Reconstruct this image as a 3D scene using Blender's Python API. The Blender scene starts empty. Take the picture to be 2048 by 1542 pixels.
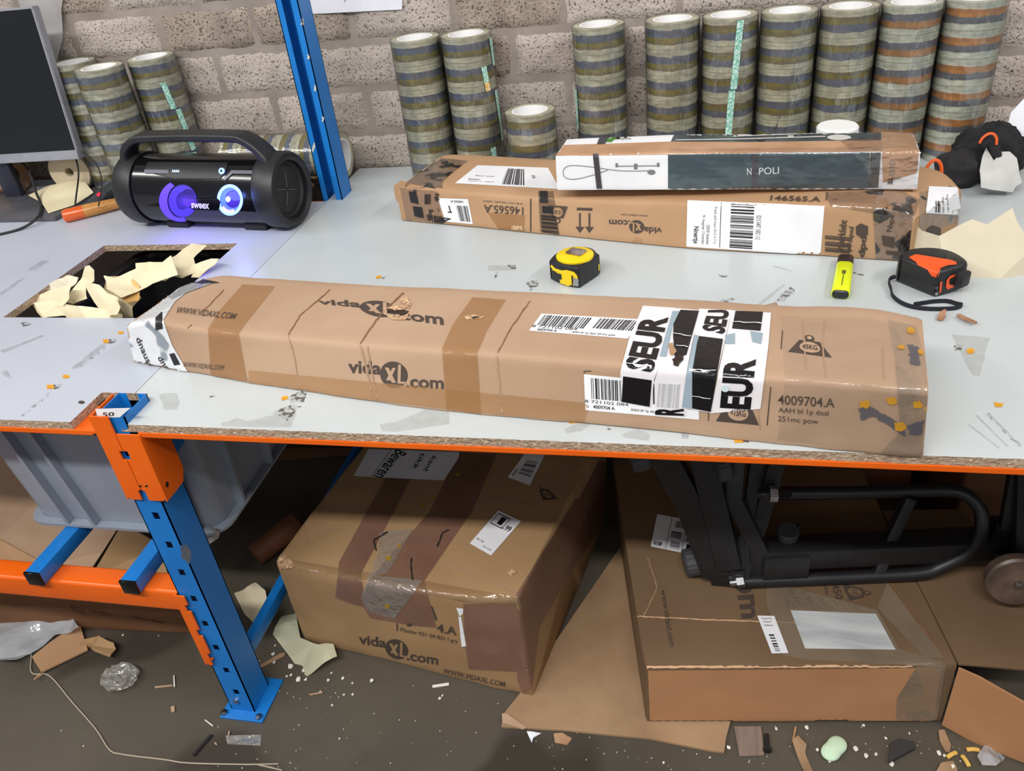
import bpy, bmesh, math, random
from mathutils import Vector, Matrix, noise
from mathutils.bvhtree import BVHTree
random.seed(7)
PI = math.pi
scn = bpy.context.scene
COL = scn.collection

# ------------------------------------------------------------------ camera, world, lights, exposure
FPX, CX, CY = 1660.06, 1024.0, 771.0
YAW, PIT, ROL = -0.26633523, 0.57960123, -0.12411649
CAM = Vector((0.8643243, -0.8693092, 1.3923590))
D = 1.1477      # wall plane (y)
H = 0.7140      # worktop height
_F = Vector((math.sin(YAW)*math.cos(PIT), math.cos(YAW)*math.cos(PIT), -math.sin(PIT)))
_R0 = Vector((math.cos(YAW), -math.sin(YAW), 0)); _U0 = _R0.cross(_F)
_R = math.cos(ROL)*_R0 + math.sin(ROL)*_U0
_U = -math.sin(ROL)*_R0 + math.cos(ROL)*_U0
cd = bpy.data.cameras.new('camera'); cam = bpy.data.objects.new('camera', cd); COL.objects.link(cam)
cd.sensor_fit = 'HORIZONTAL'; cd.sensor_width = 36.0; cd.lens = FPX/2048*36.0
cd.clip_start = 0.02; cd.clip_end = 60
cam.matrix_world = Matrix(((_R.x, _U.x, -_F.x, CAM.x), (_R.y, _U.y, -_F.y, CAM.y), (_R.z, _U.z, -_F.z, CAM.z), (0, 0, 0, 1)))
scn.camera = cam

w = bpy.data.worlds.new('world'); scn.world = w; w.use_nodes = True
w.node_tree.nodes['Background'].inputs[0].default_value = (0.92, 0.96, 1.0, 1)
w.node_tree.nodes['Background'].inputs[1].default_value = 0.30
def area(name, loc, target, sx, sy, power, color=(1, 0.97, 0.93)):
    l = bpy.data.lights.new(name, 'AREA'); l.shape = 'RECTANGLE'; l.size = sx; l.size_y = sy; l.energy = power; l.color = color
    o = bpy.data.objects.new(name, l); COL.objects.link(o); o.location = loc
    d = Vector(target)-Vector(loc); o.rotation_euler = d.to_track_quat('-Z', 'Y').to_euler(); return o
area('tube_or_fill_light', (0.1, -1.95, 3.45), (0.1, 0.2, 0.4), 3.2, 0.16, 118)
area('tube_or_fill_light', (3.4, -0.4, 3.45), (1.0, 0.6, 0.6), 2.4, 0.16, 52)
area('tube_or_fill_light', (-2.6, -0.9, 3.45), (0.0, 0.7, 0.7), 2.4, 0.16, 54)
area('tube_or_fill_light', (0.6, -5.6, 3.45), (0.6, 0.5, 0.8), 5.0, 0.3, 28)  # added far lamp, not a known tube: puts glare streaks on the clear film
vs = scn.view_settings; scn.display_settings.display_device = 'sRGB'
vs.view_transform = 'Standard'; vs.look = 'None'; vs.gamma = 1.0; vs.use_curve_mapping = False; vs.exposure = 0.0

# ------------------------------------------------------------------ measuring helpers (photo pixel -> point on a real plane)
def ray(px, py): return (FPX*_F + (px-CX)*_R - (py-CY)*_U).normalized()
def Zp(px, py, z=H): d = ray(px, py); return CAM + d*((z-CAM.z)/d.z)
def Yp(px, py, y): d = ray(px, py); return CAM + d*((y-CAM.y)/d.y)
def Xp(px, py, x): d = ray(px, py); return CAM + d*((x-CAM.x)/d.x)
def Pl(px, py, p, n): d = ray(px, py); n = Vector(n); return CAM + d*((Vector(p)-CAM).dot(n)/d.dot(n))

# ------------------------------------------------------------------ materials
def lin(c): return tuple((x/255/12.92 if x/255 <= 0.04045 else ((x/255+0.055)/1.055)**2.4) for x in c)
MATS = {}
def pm(name, c1, c2=None, scale=8, rough=0.6, bump=0.0, bscale=60, stretch=(1, 1, 1), bstretch=None, alpha=1.0, metal=0.0, spec=0.5,
       coat=0.0, lo=0.35, hi=0.65, emit=None, estr=0.0, detail=4, trans=0.0, specks=None, coord='Object', rvar=0.0):
    if name in MATS: return MATS[name]
    m = bpy.data.materials.new(name); m.use_nodes = True; nt = m.node_tree; N = nt.nodes; L = nt.links
    b = N['Principled BSDF']; b.inputs['Roughness'].default_value = rough; b.inputs['Metallic'].default_value = metal
    b.inputs['Specular IOR Level'].default_value = spec; b.inputs['Coat Weight'].default_value = coat; b.inputs['Coat Roughness'].default_value = 0.1
    b.inputs['Alpha'].default_value = alpha; b.inputs['Transmission Weight'].default_value = trans
    c1 = lin(c1); c2 = lin(c2) if c2 else c1
    tc = N.new('ShaderNodeTexCoord'); mp = N.new('ShaderNodeMapping'); mp.inputs['Scale'].default_value = stretch
    L.new(tc.outputs[coord], mp.inputs[0])
    nz = N.new('ShaderNodeTexNoise'); nz.inputs['Scale'].default_value = scale; nz.inputs['Detail'].default_value = detail; L.new(mp.outputs[0], nz.inputs['Vector'])
    cr = N.new('ShaderNodeValToRGB'); e = cr.color_ramp.elements
    e[0].position = lo; e[0].color = (*c1, 1); e[1].position = hi; e[1].color = (*c2, 1); L.new(nz.outputs['Fac'], cr.inputs[0])
    colout = cr.outputs[0]
    if specks:                                                     # (colour, scale, threshold)
        v = N.new('ShaderNodeTexNoise'); v.inputs['Scale'].default_value = specks[1]; v.inputs['Detail'].default_value = 2; L.new(mp.outputs[0], v.inputs['Vector'])
        r2 = N.new('ShaderNodeValToRGB'); r2.color_ramp.elements[0].position = specks[2]; r2.color_ramp.elements[1].position = specks[2]+0.05
        L.new(v.outputs['Fac'], r2.inputs[0]); mx = N.new('ShaderNodeMixRGB'); L.new(r2.outputs[0], mx.inputs[0]); L.new(colout, mx.inputs[1]); mx.inputs[2].default_value = (*lin(specks[0]), 1); colout = mx.outputs[0]
    L.new(colout, b.inputs['Base Color'])
    if bump:
        mp2 = N.new('ShaderNodeMapping'); mp2.inputs['Scale'].default_value = bstretch or stretch; L.new(tc.outputs[coord], mp2.inputs[0])
        n2 = N.new('ShaderNodeTexNoise'); n2.inputs['Scale'].default_value = bscale; n2.inputs['Detail'].default_value = 3; L.new(mp2.outputs[0], n2.inputs['Vector'])
        bp = N.new('ShaderNodeBump'); bp.inputs['Strength'].default_value = bump; bp.inputs['Distance'].default_value = 0.004
        L.new(n2.outputs['Fac'], bp.inputs['Height']); L.new(bp.outputs[0], b.inputs['Normal'])
    if rvar:
        mr = N.new('ShaderNodeMapRange'); mr.inputs[3].default_value = rough-rvar; mr.inputs[4].default_value = rough+rvar; L.new(nz.outputs['Fac'], mr.inputs[0]); L.new(mr.outputs[0], b.inputs['Roughness'])
    if emit: b.inputs['Emission Color'].default_value = (*lin(emit), 1); b.inputs['Emission Strength'].default_value = estr
    MATS[name] = m; return m
def printed_film(name, dark, scale, thr, base_alpha=0.25, tint=(190, 165, 140), rough=0.12, bump=0.6, stretch=(1, 1, 1), bscale=45):
    """clear packing tape with blotches of print on it, wrinkled and glossy"""
    if name in MATS: return MATS[name]
    m = pm(name, tint, rough=rough, bump=bump, bscale=bscale, stretch=stretch); nt = m.node_tree; N = nt.nodes; L = nt.links; b = N['Principled BSDF']
    tc = N.new('ShaderNodeTexCoord'); mp = N.new('ShaderNodeMapping'); mp.inputs['Scale'].default_value = stretch; L.new(tc.outputs['Object'], mp.inputs[0])
    nz = N.new('ShaderNodeTexNoise'); nz.inputs['Scale'].default_value = scale; nz.inputs['Detail'].default_value = 1.5; L.new(mp.outputs[0], nz.inputs['Vector'])
    cr = N.new('ShaderNodeValToRGB'); cr.color_ramp.elements[0].position = thr; cr.color_ramp.elements[1].position = thr+0.03; L.new(nz.outputs['Fac'], cr.inputs[0])
    mx = N.new('ShaderNodeMixRGB'); L.new(cr.outputs[0], mx.inputs[0]); mx.inputs[1].default_value = (*lin(tint), 1); mx.inputs[2].default_value = (*lin(dark), 1); L.new(mx.outputs[0], b.inputs['Base Color'])
    mr = N.new('ShaderNodeMapRange'); mr.inputs[3].default_value = base_alpha; mr.inputs[4].default_value = 0.92; L.new(cr.outputs[0], mr.inputs[0]); L.new(mr.outputs[0], b.inputs['Alpha']); add_gloss(m, 0.12, rough)
    return m
def wound(name, bands, wob=0.07):
    """a wound roll of printed tape: colour bands across its width, ragged where the print shows through"""
    if name in MATS: return MATS[name]
    m = pm(name, (180, 178, 150), rough=0.22, coat=0.3); nt = m.node_tree; N = nt.nodes; L = nt.links; b = N['Principled BSDF']
    tc = N.new('ShaderNodeTexCoord'); sp = N.new('ShaderNodeSeparateXYZ'); L.new(tc.outputs['Generated'], sp.inputs[0])
    mp = N.new('ShaderNodeMapping'); mp.inputs['Scale'].default_value = (26, 26, 90); L.new(tc.outputs['Object'], mp.inputs[0])
    nz = N.new('ShaderNodeTexNoise'); nz.inputs['Scale'].default_value = 1.6; nz.inputs['Detail'].default_value = 2; L.new(mp.outputs[0], nz.inputs['Vector'])
    ma = N.new('ShaderNodeMath'); ma.operation = 'MULTIPLY_ADD'; L.new(nz.outputs['Fac'], ma.inputs[0]); ma.inputs[1].default_value = wob*2; ma.inputs[2].default_value = -wob
    ad = N.new('ShaderNodeMath'); L.new(sp.outputs['Z'], ad.inputs[0]); L.new(ma.outputs[0], ad.inputs[1])
    cr = N.new('ShaderNodeValToRGB'); els = cr.color_ramp.elements
    els[0].position = 0; els[0].color = (*lin(bands[0][1]), 1); els[1].position = 1; els[1].color = (*lin(bands[-1][1]), 1)
    for i, (p, c) in enumerate(bands):
        if i: e = els.new(max(0.001, p-0.012)); e.color = (*lin(bands[i-1][1]), 1); e = els.new(min(0.999, p+0.012)); e.color = (*lin(c), 1)
    L.new(ad.outputs[0], cr.inputs[0])
    mp3 = N.new('ShaderNodeMapping'); mp3.inputs['Scale'].default_value = (9, 9, 260); L.new(tc.outputs['Object'], mp3.inputs[0])
    n3 = N.new('ShaderNodeTexNoise'); n3.inputs['Scale'].default_value = 1.0; n3.inputs['Detail'].default_value = 3; L.new(mp3.outputs[0], n3.inputs['Vector'])
    r3 = N.new('ShaderNodeMapRange'); r3.inputs[1].default_value = 0.3; r3.inputs[2].default_value = 0.75; r3.inputs[3].default_value = 0.78; r3.inputs[4].default_value = 1.1; L.new(n3.outputs['Fac'], r3.inputs[0])
    mu = N.new('ShaderNodeMixRGB'); mu.blend_type = 'MULTIPLY'; mu.inputs[0].default_value = 1; L.new(cr.outputs[0], mu.inputs[1]); L.new(r3.outputs[0], mu.inputs[2])
    mp4 = N.new('ShaderNodeMapping'); mp4.inputs['Scale'].default_value = (30, 30, 75); L.new(tc.outputs['Object'], mp4.inputs[0])
    n4 = N.new('ShaderNodeTexNoise'); n4.inputs['Scale'].default_value = 1.3; n4.inputs['Detail'].default_value = 2; L.new(mp4.outputs[0], n4.inputs['Vector'])
    r4 = N.new('ShaderNodeMapRange'); r4.inputs[1].default_value = 0.35; r4.inputs[2].default_value = 0.68; r4.inputs[3].default_value = 0.74; r4.inputs[4].default_value = 1.22; L.new(n4.outputs['Fac'], r4.inputs[0])
    m5 = N.new('ShaderNodeMixRGB'); m5.blend_type = 'MULTIPLY'; m5.inputs[0].default_value = 1; L.new(mu.outputs[0], m5.inputs[1]); L.new(r4.outputs[0], m5.inputs[2])
    L.new(m5.outputs[0], b.inputs['Base Color']); return m

CARD = dict(rough=0.72, bump=0.12, bscale=30, spec=0.25)
M_card = pm('cardboard_tan', (182, 153, 128), (172, 142, 117), scale=5, **CARD)
M_card2 = pm('cardboard_brown', (178, 142, 108), (164, 128, 96), scale=4, **CARD)
M_card3 = pm('cardboard_ochre', (170, 138, 100), (152, 120, 86), scale=3, **CARD)
M_cardor = pm('cardboard_orange', (184, 136, 97), (172, 123, 85), scale=4, **CARD)
M_cardgr = pm('cardboard_grey_brown', (166, 136, 104), (148, 118, 90), scale=6, rough=0.8, bump=0.2, bscale=90, stretch=(1, 1, 1))
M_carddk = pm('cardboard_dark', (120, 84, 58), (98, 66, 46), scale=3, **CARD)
M_edge = pm('cardboard_edge', (168, 132, 96), (120, 90, 64), scale=120, rough=0.9)
M_ink = pm('brown_print', (74, 62, 54), rough=0.6)
M_inkb = pm('black_print', (28, 27, 29), rough=0.5)
M_inkg = pm('blue_grey_print', (150, 168, 180), rough=0.35)
M_white = pm('label_paper', (240, 241, 244), (232, 233, 238), scale=12, rough=0.5, bump=0.05)
M_paper = pm('white_paper', (236, 238, 245), (225, 227, 235), scale=9, rough=0.6, bump=0.2, bscale=14)
M_cream = pm('cream_paper', (228, 217, 186), (216, 203, 168), scale=7, rough=0.65, bump=0.25, bscale=22, spec=0.3)
M_creamdk = pm('cream_paper_pale', (222, 214, 192), (206, 196, 172), scale=7, rough=0.7)
M_tapebr = pm('brown_tape', (178, 132, 84), (168, 122, 76), scale=6, rough=0.28, alpha=0.55, bump=0.05)
M_tapelt = pm('pale_brown_tape', (186, 144, 98), (178, 136, 92), scale=6, rough=0.28, alpha=0.5, bump=0.05)
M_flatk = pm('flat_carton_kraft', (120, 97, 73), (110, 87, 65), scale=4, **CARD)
M_tapemv = pm('mauve_brown_tape', (142, 106, 90), (126, 92, 78), scale=9, rough=0.28, alpha=0.72, bump=0.25, bscale=26)
M_tapegr = pm('grey_clear_tape', (160, 142, 120), (140, 124, 106), scale=9, rough=0.22, alpha=0.55, bump=0.2, bscale=30)
def film(name, tint, cover=0.06, rough=0.08, bump=0.6, bscale=26, bstretch=(1, 1, 1), gl=0.10):
    """clear plastic film: mostly transparent, with a wrinkled glossy surface"""
    if name in MATS: return MATS[name]
    m = pm(name, tint, rough=rough, bump=bump, bscale=bscale, bstretch=bstretch, alpha=cover); m.node_tree.nodes['Bump'].inputs['Distance'].default_value = 0.010; add_gloss(m, gl, rough); return m
def add_gloss(m, gl, rough):
    nt = m.node_tree; N = nt.nodes; L = nt.links; b = N['Principled BSDF']; out = N['Material Output']
    g = N.new('ShaderNodeBsdfGlossy'); g.inputs['Roughness'].default_value = rough; lw = N.new('ShaderNodeLayerWeight'); lw.inputs['Blend'].default_value = 0.22
    if b.inputs['Normal'].is_linked: src = b.inputs['Normal'].links[0].from_socket; L.new(src, g.inputs['Normal']); L.new(src, lw.inputs['Normal'])
    mr = N.new('ShaderNodeMapRange'); mr.inputs[3].default_value = gl*0.6; mr.inputs[4].default_value = min(0.9, gl*5); L.new(lw.outputs['Fresnel'], mr.inputs[0])
    mx = N.new('ShaderNodeMixShader'); L.new(mr.outputs[0], mx.inputs[0]); L.new(b.outputs[0], mx.inputs[1]); L.new(g.outputs[0], mx.inputs[2]); L.new(mx.outputs[0], out.inputs['Surface'])
M_film = film('clear_film', (205, 208, 196), 0.06, 0.10, 1.0, 38, (1, 1, 0.30), 0.20)
M_filmcr = film('crumpled_clear_film', (215, 212, 205), 0.22, 0.1, 1.0, 50, (1, 1, 1), 0.16)
M_torn = pm('torn_hole', (26, 18, 14), (60, 44, 34), scale=90, rough=0.95)
M_blue = pm('blue_paint', (24, 122, 204), (20, 112, 192), scale=6, rough=0.38, bump=0.03, bscale=160)
M_orange = pm('orange_paint', (236, 104, 22), (226, 94, 16), scale=6, rough=0.28, bump=0.03, bscale=160)
M_hole = pm('punched_hole_dark', (10, 10, 14), rough=0.9)
M_black = pm('black_plastic', (34, 35, 38), (28, 28, 31), scale=20, rough=0.45, bump=0.08, bscale=220)
M_blackgl = pm('glossy_black_plastic', (14, 14, 16), rough=0.16)
M_rubber = pm('black_rubber', (38, 38, 42), (30, 30, 33), scale=50, rough=0.7, bump=0.15, bscale=300)
M_bmetal = pm('black_powder_coat', (34, 33, 36), (27, 26, 29), scale=30, rough=0.42, bump=0.08, bscale=300)
M_steel = pm('bright_steel', (190, 192, 196), (150, 152, 156), scale=40, rough=0.25, metal=1.0)
M_silver = pm('silver_plastic', (150, 152, 160), (140, 142, 150), scale=30, rough=0.4)
M_core = pm('white_card_core', (240, 240, 240), rough=0.7)
M_string = pm('white_string', (170, 158, 140), rough=0.9)
M_crumb = pm('white_foam_crumbs', (226, 222, 212), rough=0.8)

# ------------------------------------------------------------------ object helpers
def tag(o, label=None, cat=None, group=None, kind=None):
    if label: o['label'] = label
    if cat: o['category'] = cat
    if group: o['group'] = group
    if kind: o['kind'] = kind
    return o
def thing(name, label, cat, loc, group=None):
    o = bpy.data.objects.new(name, None); COL.objects.link(o); o.location = loc; o.empty_display_size = 0.05
    return tag(o, label, cat, group)
WLOC = {}
def wl(o):
    return Vector(o.location) if o.parent is None else WLOC.get(o.name, Vector((0, 0, 0)))
def obj(name, bm, mats, parent=None, smooth=True, angle=35, loc=None):
    """one mesh object; bm in world coordinates"""
    if not isinstance(mats, (list, tuple)): mats = [mats]
    vsn = [v.co for v in bm.verts]
    if loc is None:
        xs = [v.x for v in vsn]; ys = [v.y for v in vsn]; zs = [v.z for v in vsn]
        loc = Vector(((min(xs)+max(xs))/2, (min(ys)+max(ys))/2, min(zs)))
    loc = Vector(loc)
    bmesh.ops.translate(bm, verts=bm.verts, vec=-loc)
    bm.normal_update()
    me = bpy.data.meshes.new(name); 
    for f in bm.faces: f.smooth = smooth
    if smooth:
        for e in bm.edges:
            if len(e.link_faces) == 2 and e.calc_face_angle(0) > math.radians(angle): e.smooth = False
    bm.to_mesh(me); bm.free()
    for m in mats: me.materials.append(m)
    o = bpy.data.objects.new(name, me); COL.objects.link(o); o.location = loc
    if parent is not None:
        o.parent = parent; o.matrix_parent_inverse = Matrix.Translation(-wl(parent)); WLOC[o.name] = loc
    return o
def dup(root, loc, label, group=None):
    """a copy of a thing with copies of its parts and their sub-parts"""
    def cp(o, par):
        c = o.copy(); COL.objects.link(c)
        if par is not None: mi_ = o.matrix_parent_inverse.copy(); c.parent = par; c.matrix_parent_inverse = mi_
        for ch in list(o.children): cp(ch, c)
        return c
    r = cp(root, None); r.location = loc; r['label'] = label
    if group: r['group'] = group
    return r
def BM(): return bmesh.new()
def box(bm, a, b, bev=0.0, mi=0, rot=None, piv=None, seg=2):
    x0, y0, z0 = a; x1, y1, z1 = b
    t = bmesh.new(); bmesh.ops.create_cube(t, size=1)
    for v in t.verts: v.co = Vector(((x0+x1)/2+v.co.x*(x1-x0), (y0+y1)/2+v.co.y*(y1-y0), (z0+z1)/2+v.co.z*(z1-z0)))
    if bev: bmesh.ops.bevel(t, geom=t.edges[:], offset=bev, segments=seg, affect='EDGES', profile=0.5)
    if rot is not None: bmesh.ops.rotate(t, verts=t.verts, cent=piv or Vector(((x0+x1)/2, (y0+y1)/2, (z0+z1)/2)), matrix=rot)
    join(bm, t, mi)
def join(bm, t, mi=0, mat=None):
    mp = {}
    for v in t.verts: mp[v] = bm.verts.new(mat @ v.co if mat else v.co)
    for f in t.faces:
        try: nf = bm.faces.new([mp[v] for v in f.verts]); nf.material_index = mi if mi is not None else f.material_index
        except ValueError: pass
    t.free()
def basis(axis):
    a = Vector(axis).normalized(); u = a.orthogonal().normalized(); return u, a.cross(u), a
def cyl(bm, p0, p1, r, n=24, mi=0, r1=None, caps=True, bev=0.0):
    p0 = Vector(p0); p1 = Vector(p1); u, v, a = basis(p1-p0); r1 = r if r1 is None else r1
    prof = [(0, r), (1, r1)]
    L = (p1-p0).length
    if bev: prof = [(0, r-bev), (bev/L, r), (1-bev/L, r1), (1, r1-bev)]
    rings = [[bm.verts.new(p0+(p1-p0)*t+(u*math.cos(2*PI*i/n)+v*math.sin(2*PI*i/n))*q) for i in range(n)] for t, q in prof]
    for A, B in zip(rings, rings[1:]):
        for i in range(n): bm.faces.new((A[i], A[(i+1) % n], B[(i+1) % n], B[i])).material_index = mi
    if caps: bm.faces.new(rings[0][::-1]).material_index = mi; bm.faces.new(rings[-1]).material_index = mi
def lathe(bm, p0, axis, prof, n=32, mi=0, close=False):
    """prof: (distance along axis, radius)"""
    p0 = Vector(p0); u, v, a = basis(axis); rings = []
    for t, q in prof: rings.append([bm.verts.new(p0+a*t+(u*math.cos(2*PI*i/n)+v*math.sin(2*PI*i/n))*max(q, 1e-5)) for i in range(n)])
    pr = list(zip(rings, rings[1:])) + ([(rings[-1], rings[0])] if close else [])
    for A, B in pr:
        for i in range(n): bm.faces.new((A[i], A[(i+1) % n], B[(i+1) % n], B[i])).material_index = mi
def smooth_path(pts, sub=8):
    pts = [Vector(p) for p in pts]; out = []
    for i in range(len(pts)-1):
        p0 = pts[max(i-1, 0)]; p1 = pts[i]; p2 = pts[i+1]; p3 = pts[min(i+2, len(pts)-1)]
        for k in range(sub):
            t = k/sub; out.append(0.5*((2*p1)+(p2-p0)*t+(2*p0-5*p1+4*p2-p3)*t*t+(3*p1-p0-3*p2+p3)*t**3))
    out.append(pts[-1]); return out
def sweep(bm, pts, sec, mi=0, up=(0, 0, 1), caps=True, scales=None):
    """sweep a 2D section [(side, up)] along a path"""
    pts = [Vector(p) for p in pts]; rings = []; up = Vector(up)
    for i, p in enumerate(pts):
        t = (pts[min(i+1, len(pts)-1)]-pts[max(i-1, 0)]).normalized(); s = t.cross(up)
        if s.length < 1e-4: s = t.orthogonal()
        s.normalize(); q = s.cross(t); k = scales[i] if scales else 1
        rings.append([bm.verts.new(p+s*a*k+q*b*k) for a, b in sec])
    n = len(sec)
    for A, B in zip(rings, rings[1:]):
        for i in range(n): bm.faces.new((A[i], A[(i+1) % n], B[(i+1) % n], B[i])).material_index = mi
    if caps: bm.faces.new(rings[0][::-1]).material_index = mi; bm.faces.new(rings[-1]).material_index = mi
def circ(r, n=12): return [(r*math.cos(2*PI*i/n), r*math.sin(2*PI*i/n)) for i in range(n)]
def rrect(w_, h_, r, k=3):
    out = []
    for cx, cy, a0 in ((w_/2-r, h_/2-r, 0), (-w_/2+r, h_/2-r, PI/2), (-w_/2+r, -h_/2+r, PI), (w_/2-r, -h_/2+r, 1.5*PI)):
        for i in range(k+1): out.append((cx+r*math.cos(a0+i*PI/2/k), cy+r*math.sin(a0+i*PI/2/k)))
    return out
def prism(bm, poly, ex, mi=0, side=None, bev=0.0):
    """extrude a planar 3D polygon along vector ex"""
    t = bmesh.new(); ex = Vector(ex)
    a = [t.verts.new(Vector(p)) for p in poly]; b = [t.verts.new(Vector(p)+ex) for p in poly]; n = len(poly)
    t.faces.new(a[::-1]).material_index = mi; t.faces.new(b).material_index = mi
    for i in range(n): t.faces.new((a[i], a[(i+1) % n], b[(i+1) % n], b[i])).material_index = mi if side is None else side
    bmesh.ops.recalc_face_normals(t, faces=t.faces)
    if bev: bmesh.ops.bevel(t, geom=t.edges[:], offset=bev, segments=2, affect='EDGES', profile=0.5)
    join(bm, t, None)
def nz3(p, s, seed=0.0): return noise.noise(Vector(p)*s+Vector((seed, seed*1.7, -seed)))
def section(c4, r, ns):
    """rounded quad through 4 corners"""
    out = []
    for k in range(4):
        c = c4[k]; pv = (c4[k-1]-c); nx = (c4[(k+1) % 4]-c); rp = min(r, pv.length*0.4); rn = min(r, nx.length*0.4)
        A = c+pv.normalized()*rp; B = c+nx.normalized()*rn
        for t in (0, 0.5, 1): out.append(A*(1-t)**2+c*2*t*(1-t)+B*t*t)
        E_ = c4[(k+1) % 4]; pe = (c-E_).normalized(); Bn = E_+pe*min(r, (c-E_).length*0.4)
        for j in range(1, ns): out.append(B.lerp(Bn, j/ns))
    return out
def loft_box(bm, st, rows=40, r=0.006, ns=8, amp=0.0, nscale=7, seed=1.0, end=0.004, smooth=True, mi=0, zmin=None):
    """a carton lofted through stations [(front-bottom, front-top, back-top, back-bottom)]"""
    S = [[Vector(p) for p in s] for s in st]; m = len(S)
    if m == 2 or not smooth:
        ts = [i/(rows) * (m-1) for i in range(rows+1)]
        sec = [[S[min(int(t), m-2)][k].lerp(S[min(int(t), m-2)+1][k], t-min(int(t), m-2)) for k in range(4)] for t in ts]
    else:
        sub = max(2, rows//(m-1)); paths = [smooth_path([s[k] for s in S], sub) for k in range(4)]; sec = list(zip(*paths))
    sec = [list(s) for s in sec]
    rings = []
    for s in sec:
        c = sum((v for v in s), Vector())/4; pts = section(s, r, ns); rg = []
        for p in pts:
            d = (p-c).normalized(); q = p+d*amp*nz3(p, nscale, seed)+d*amp*0.5*nz3(p, nscale*3.1, seed+5); rg.append(q)
        rings.append(rg)
    def cap(rg, out):
        c = sum(rg, Vector())/len(rg); return [[c+(p-c)*0.975+out*end for p in rg]]
    a0 = (sum(rings[0], Vector())/len(rings[0])-sum(rings[1], Vector())/len(rings[1])).normalized(); a1 = (sum(rings[-1], Vector())/len(rings[-1])-sum(rings[-2], Vector())/len(rings[-2])).normalized()
    rings = cap(rings[0], a0)+rings+cap(rings[-1], a1)
    if zmin is not None: rings = [[Vector((p.x, p.y, max(p.z, zmin))) for p in rg] for rg in rings]
    V = [[bm.verts.new(p) for p in rg] for rg in rings]; n = len(V[0])
    for A, B in zip(V, V[1:]):
        for i in range(n): bm.faces.new((A[i], A[(i+1) % n], B[(i+1) % n], B[i])).material_index = mi
    for rg, fl in ((V[0], True), (V[-1], False)):
        cen = bm.verts.new(sum((v.co for v in rg), Vector())/n)
        for i in range(n):
            f = (rg[i], rg[(i+1) % n], cen); bm.faces.new(f[::-1] if fl else f).material_index = mi
    bmesh.ops.recalc_face_normals(bm, faces=bm.faces)
def subdiv(bm, maxlen, it=6):
    for _ in range(it):
        bmesh.ops.triangulate(bm, faces=[f for f in bm.faces if len(f.verts) > 3])
        ed = [e for e in bm.edges if (e.verts[0].co-e.verts[1].co).length > maxlen]
        if not ed: break
        bmesh.ops.subdivide_edges(bm, edges=ed, cuts=1, use_grid_fill=False)
    bmesh.ops.triangulate(bm, faces=[f for f in bm.faces if len(f.verts) > 3])
def solidify(bm, th):
    """give an open sheet its real thickness"""
    bm.normal_update(); vs_ = list(bm.verts); fs = list(bm.faces); top = {v: bm.verts.new(v.co+v.normal*th) for v in vs_}
    be = [e for e in bm.edges if len(e.link_faces) == 1]
    for e in be:
        f = e.link_faces[0]; lp = [l for l in f.loops if l.edge == e][0]; a, b = lp.vert, lp.link_loop_next.vert
        try: bm.faces.new((a, b, top[b], top[a])[::-1])
        except ValueError: pass
    for f in fs:
        try: bm.faces.new([top[v] for v in f.verts]).material_index = f.material_index
        except ValueError: pass
    bmesh.ops.reverse_faces(bm, faces=fs)
def sheet(name, pts, mat, parent=None, th=0.0006, fold=0.0, seed=1, nfold=7, maxlen=0.02, nrm=0.0, smooth=False, nsc=9):
    """a sheet from its 3D outline, creased along random straight folds, with real thickness"""
    bm = BM(); bm.faces.new([bm.verts.new(Vector(p)) for p in pts]); bm.normal_update(); n = list(bm.faces)[0].normal.copy()
    if n.z < 0 or (abs(n.z) < 0.15 and n.y > 0): bmesh.ops.reverse_faces(bm, faces=bm.faces); n = -n
    subdiv(bm, maxlen, 7); R = random.Random(seed); c = sum((v.co for v in bm.verts), Vector())/len(bm.verts)
    ext = max((v.co-c).length for v in bm.verts); u = n.orthogonal().normalized(); v_ = n.cross(u); folds = []
    for k in range(nfold):
        a = R.uniform(0, PI); folds.append((u*math.cos(a)+v_*math.sin(a), R.uniform(-0.8, 0.8)*ext, R.choice((-1, 1))*R.uniform(0.4, 1)))
    for v in bm.verts:
        d = v.co-c; h = 0
        for dr, of, am in folds: h += am*(abs(d.dot(dr)-of)-abs(of))
        v.co = v.co+n*(fold*h+nrm*nz3(v.co, nsc, seed))
    solidify(bm, th); bm.normal_update()
    return obj(name, bm, mat, parent, smooth=smooth, angle=20)
# ------------------------------------------------------------------ print and labels laid on real surfaces
class Surf:
    def __init__(s, o):
        me = o.data; L_ = wl(o); s.bv = BVHTree.FromPolygons([v.co+L_ for v in me.vertices], [tuple(p.vertices) for p in me.polygons])
    def hit(s, px, py, off):
        d = ray(px, py); h, n, i, t = s.bv.ray_cast(CAM, d)
        if h is None:
            h, n, i, t = s.bv.find_nearest(CAM+d*1.7); h, n, i, t = s.bv.find_nearest(CAM+d*((h-CAM).length))
        if n.dot(d) > 0: n = -n
        return h+n*off
class Flat:
    def __init__(s, z): s.z = z
    def hit(s, px, py, off): return Zp(px, py, s.z)+Vector((0, 0, off))
class Plane:
    def __init__(s, p, n): s.p = Vector(p); s.n = Vector(n).normalized()
    def hit(s, px, py, off): return Pl(px, py, s.p, s.n)+s.n*off*(1 if s.n.dot(CAM-s.p) > 0 else -1)
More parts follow.
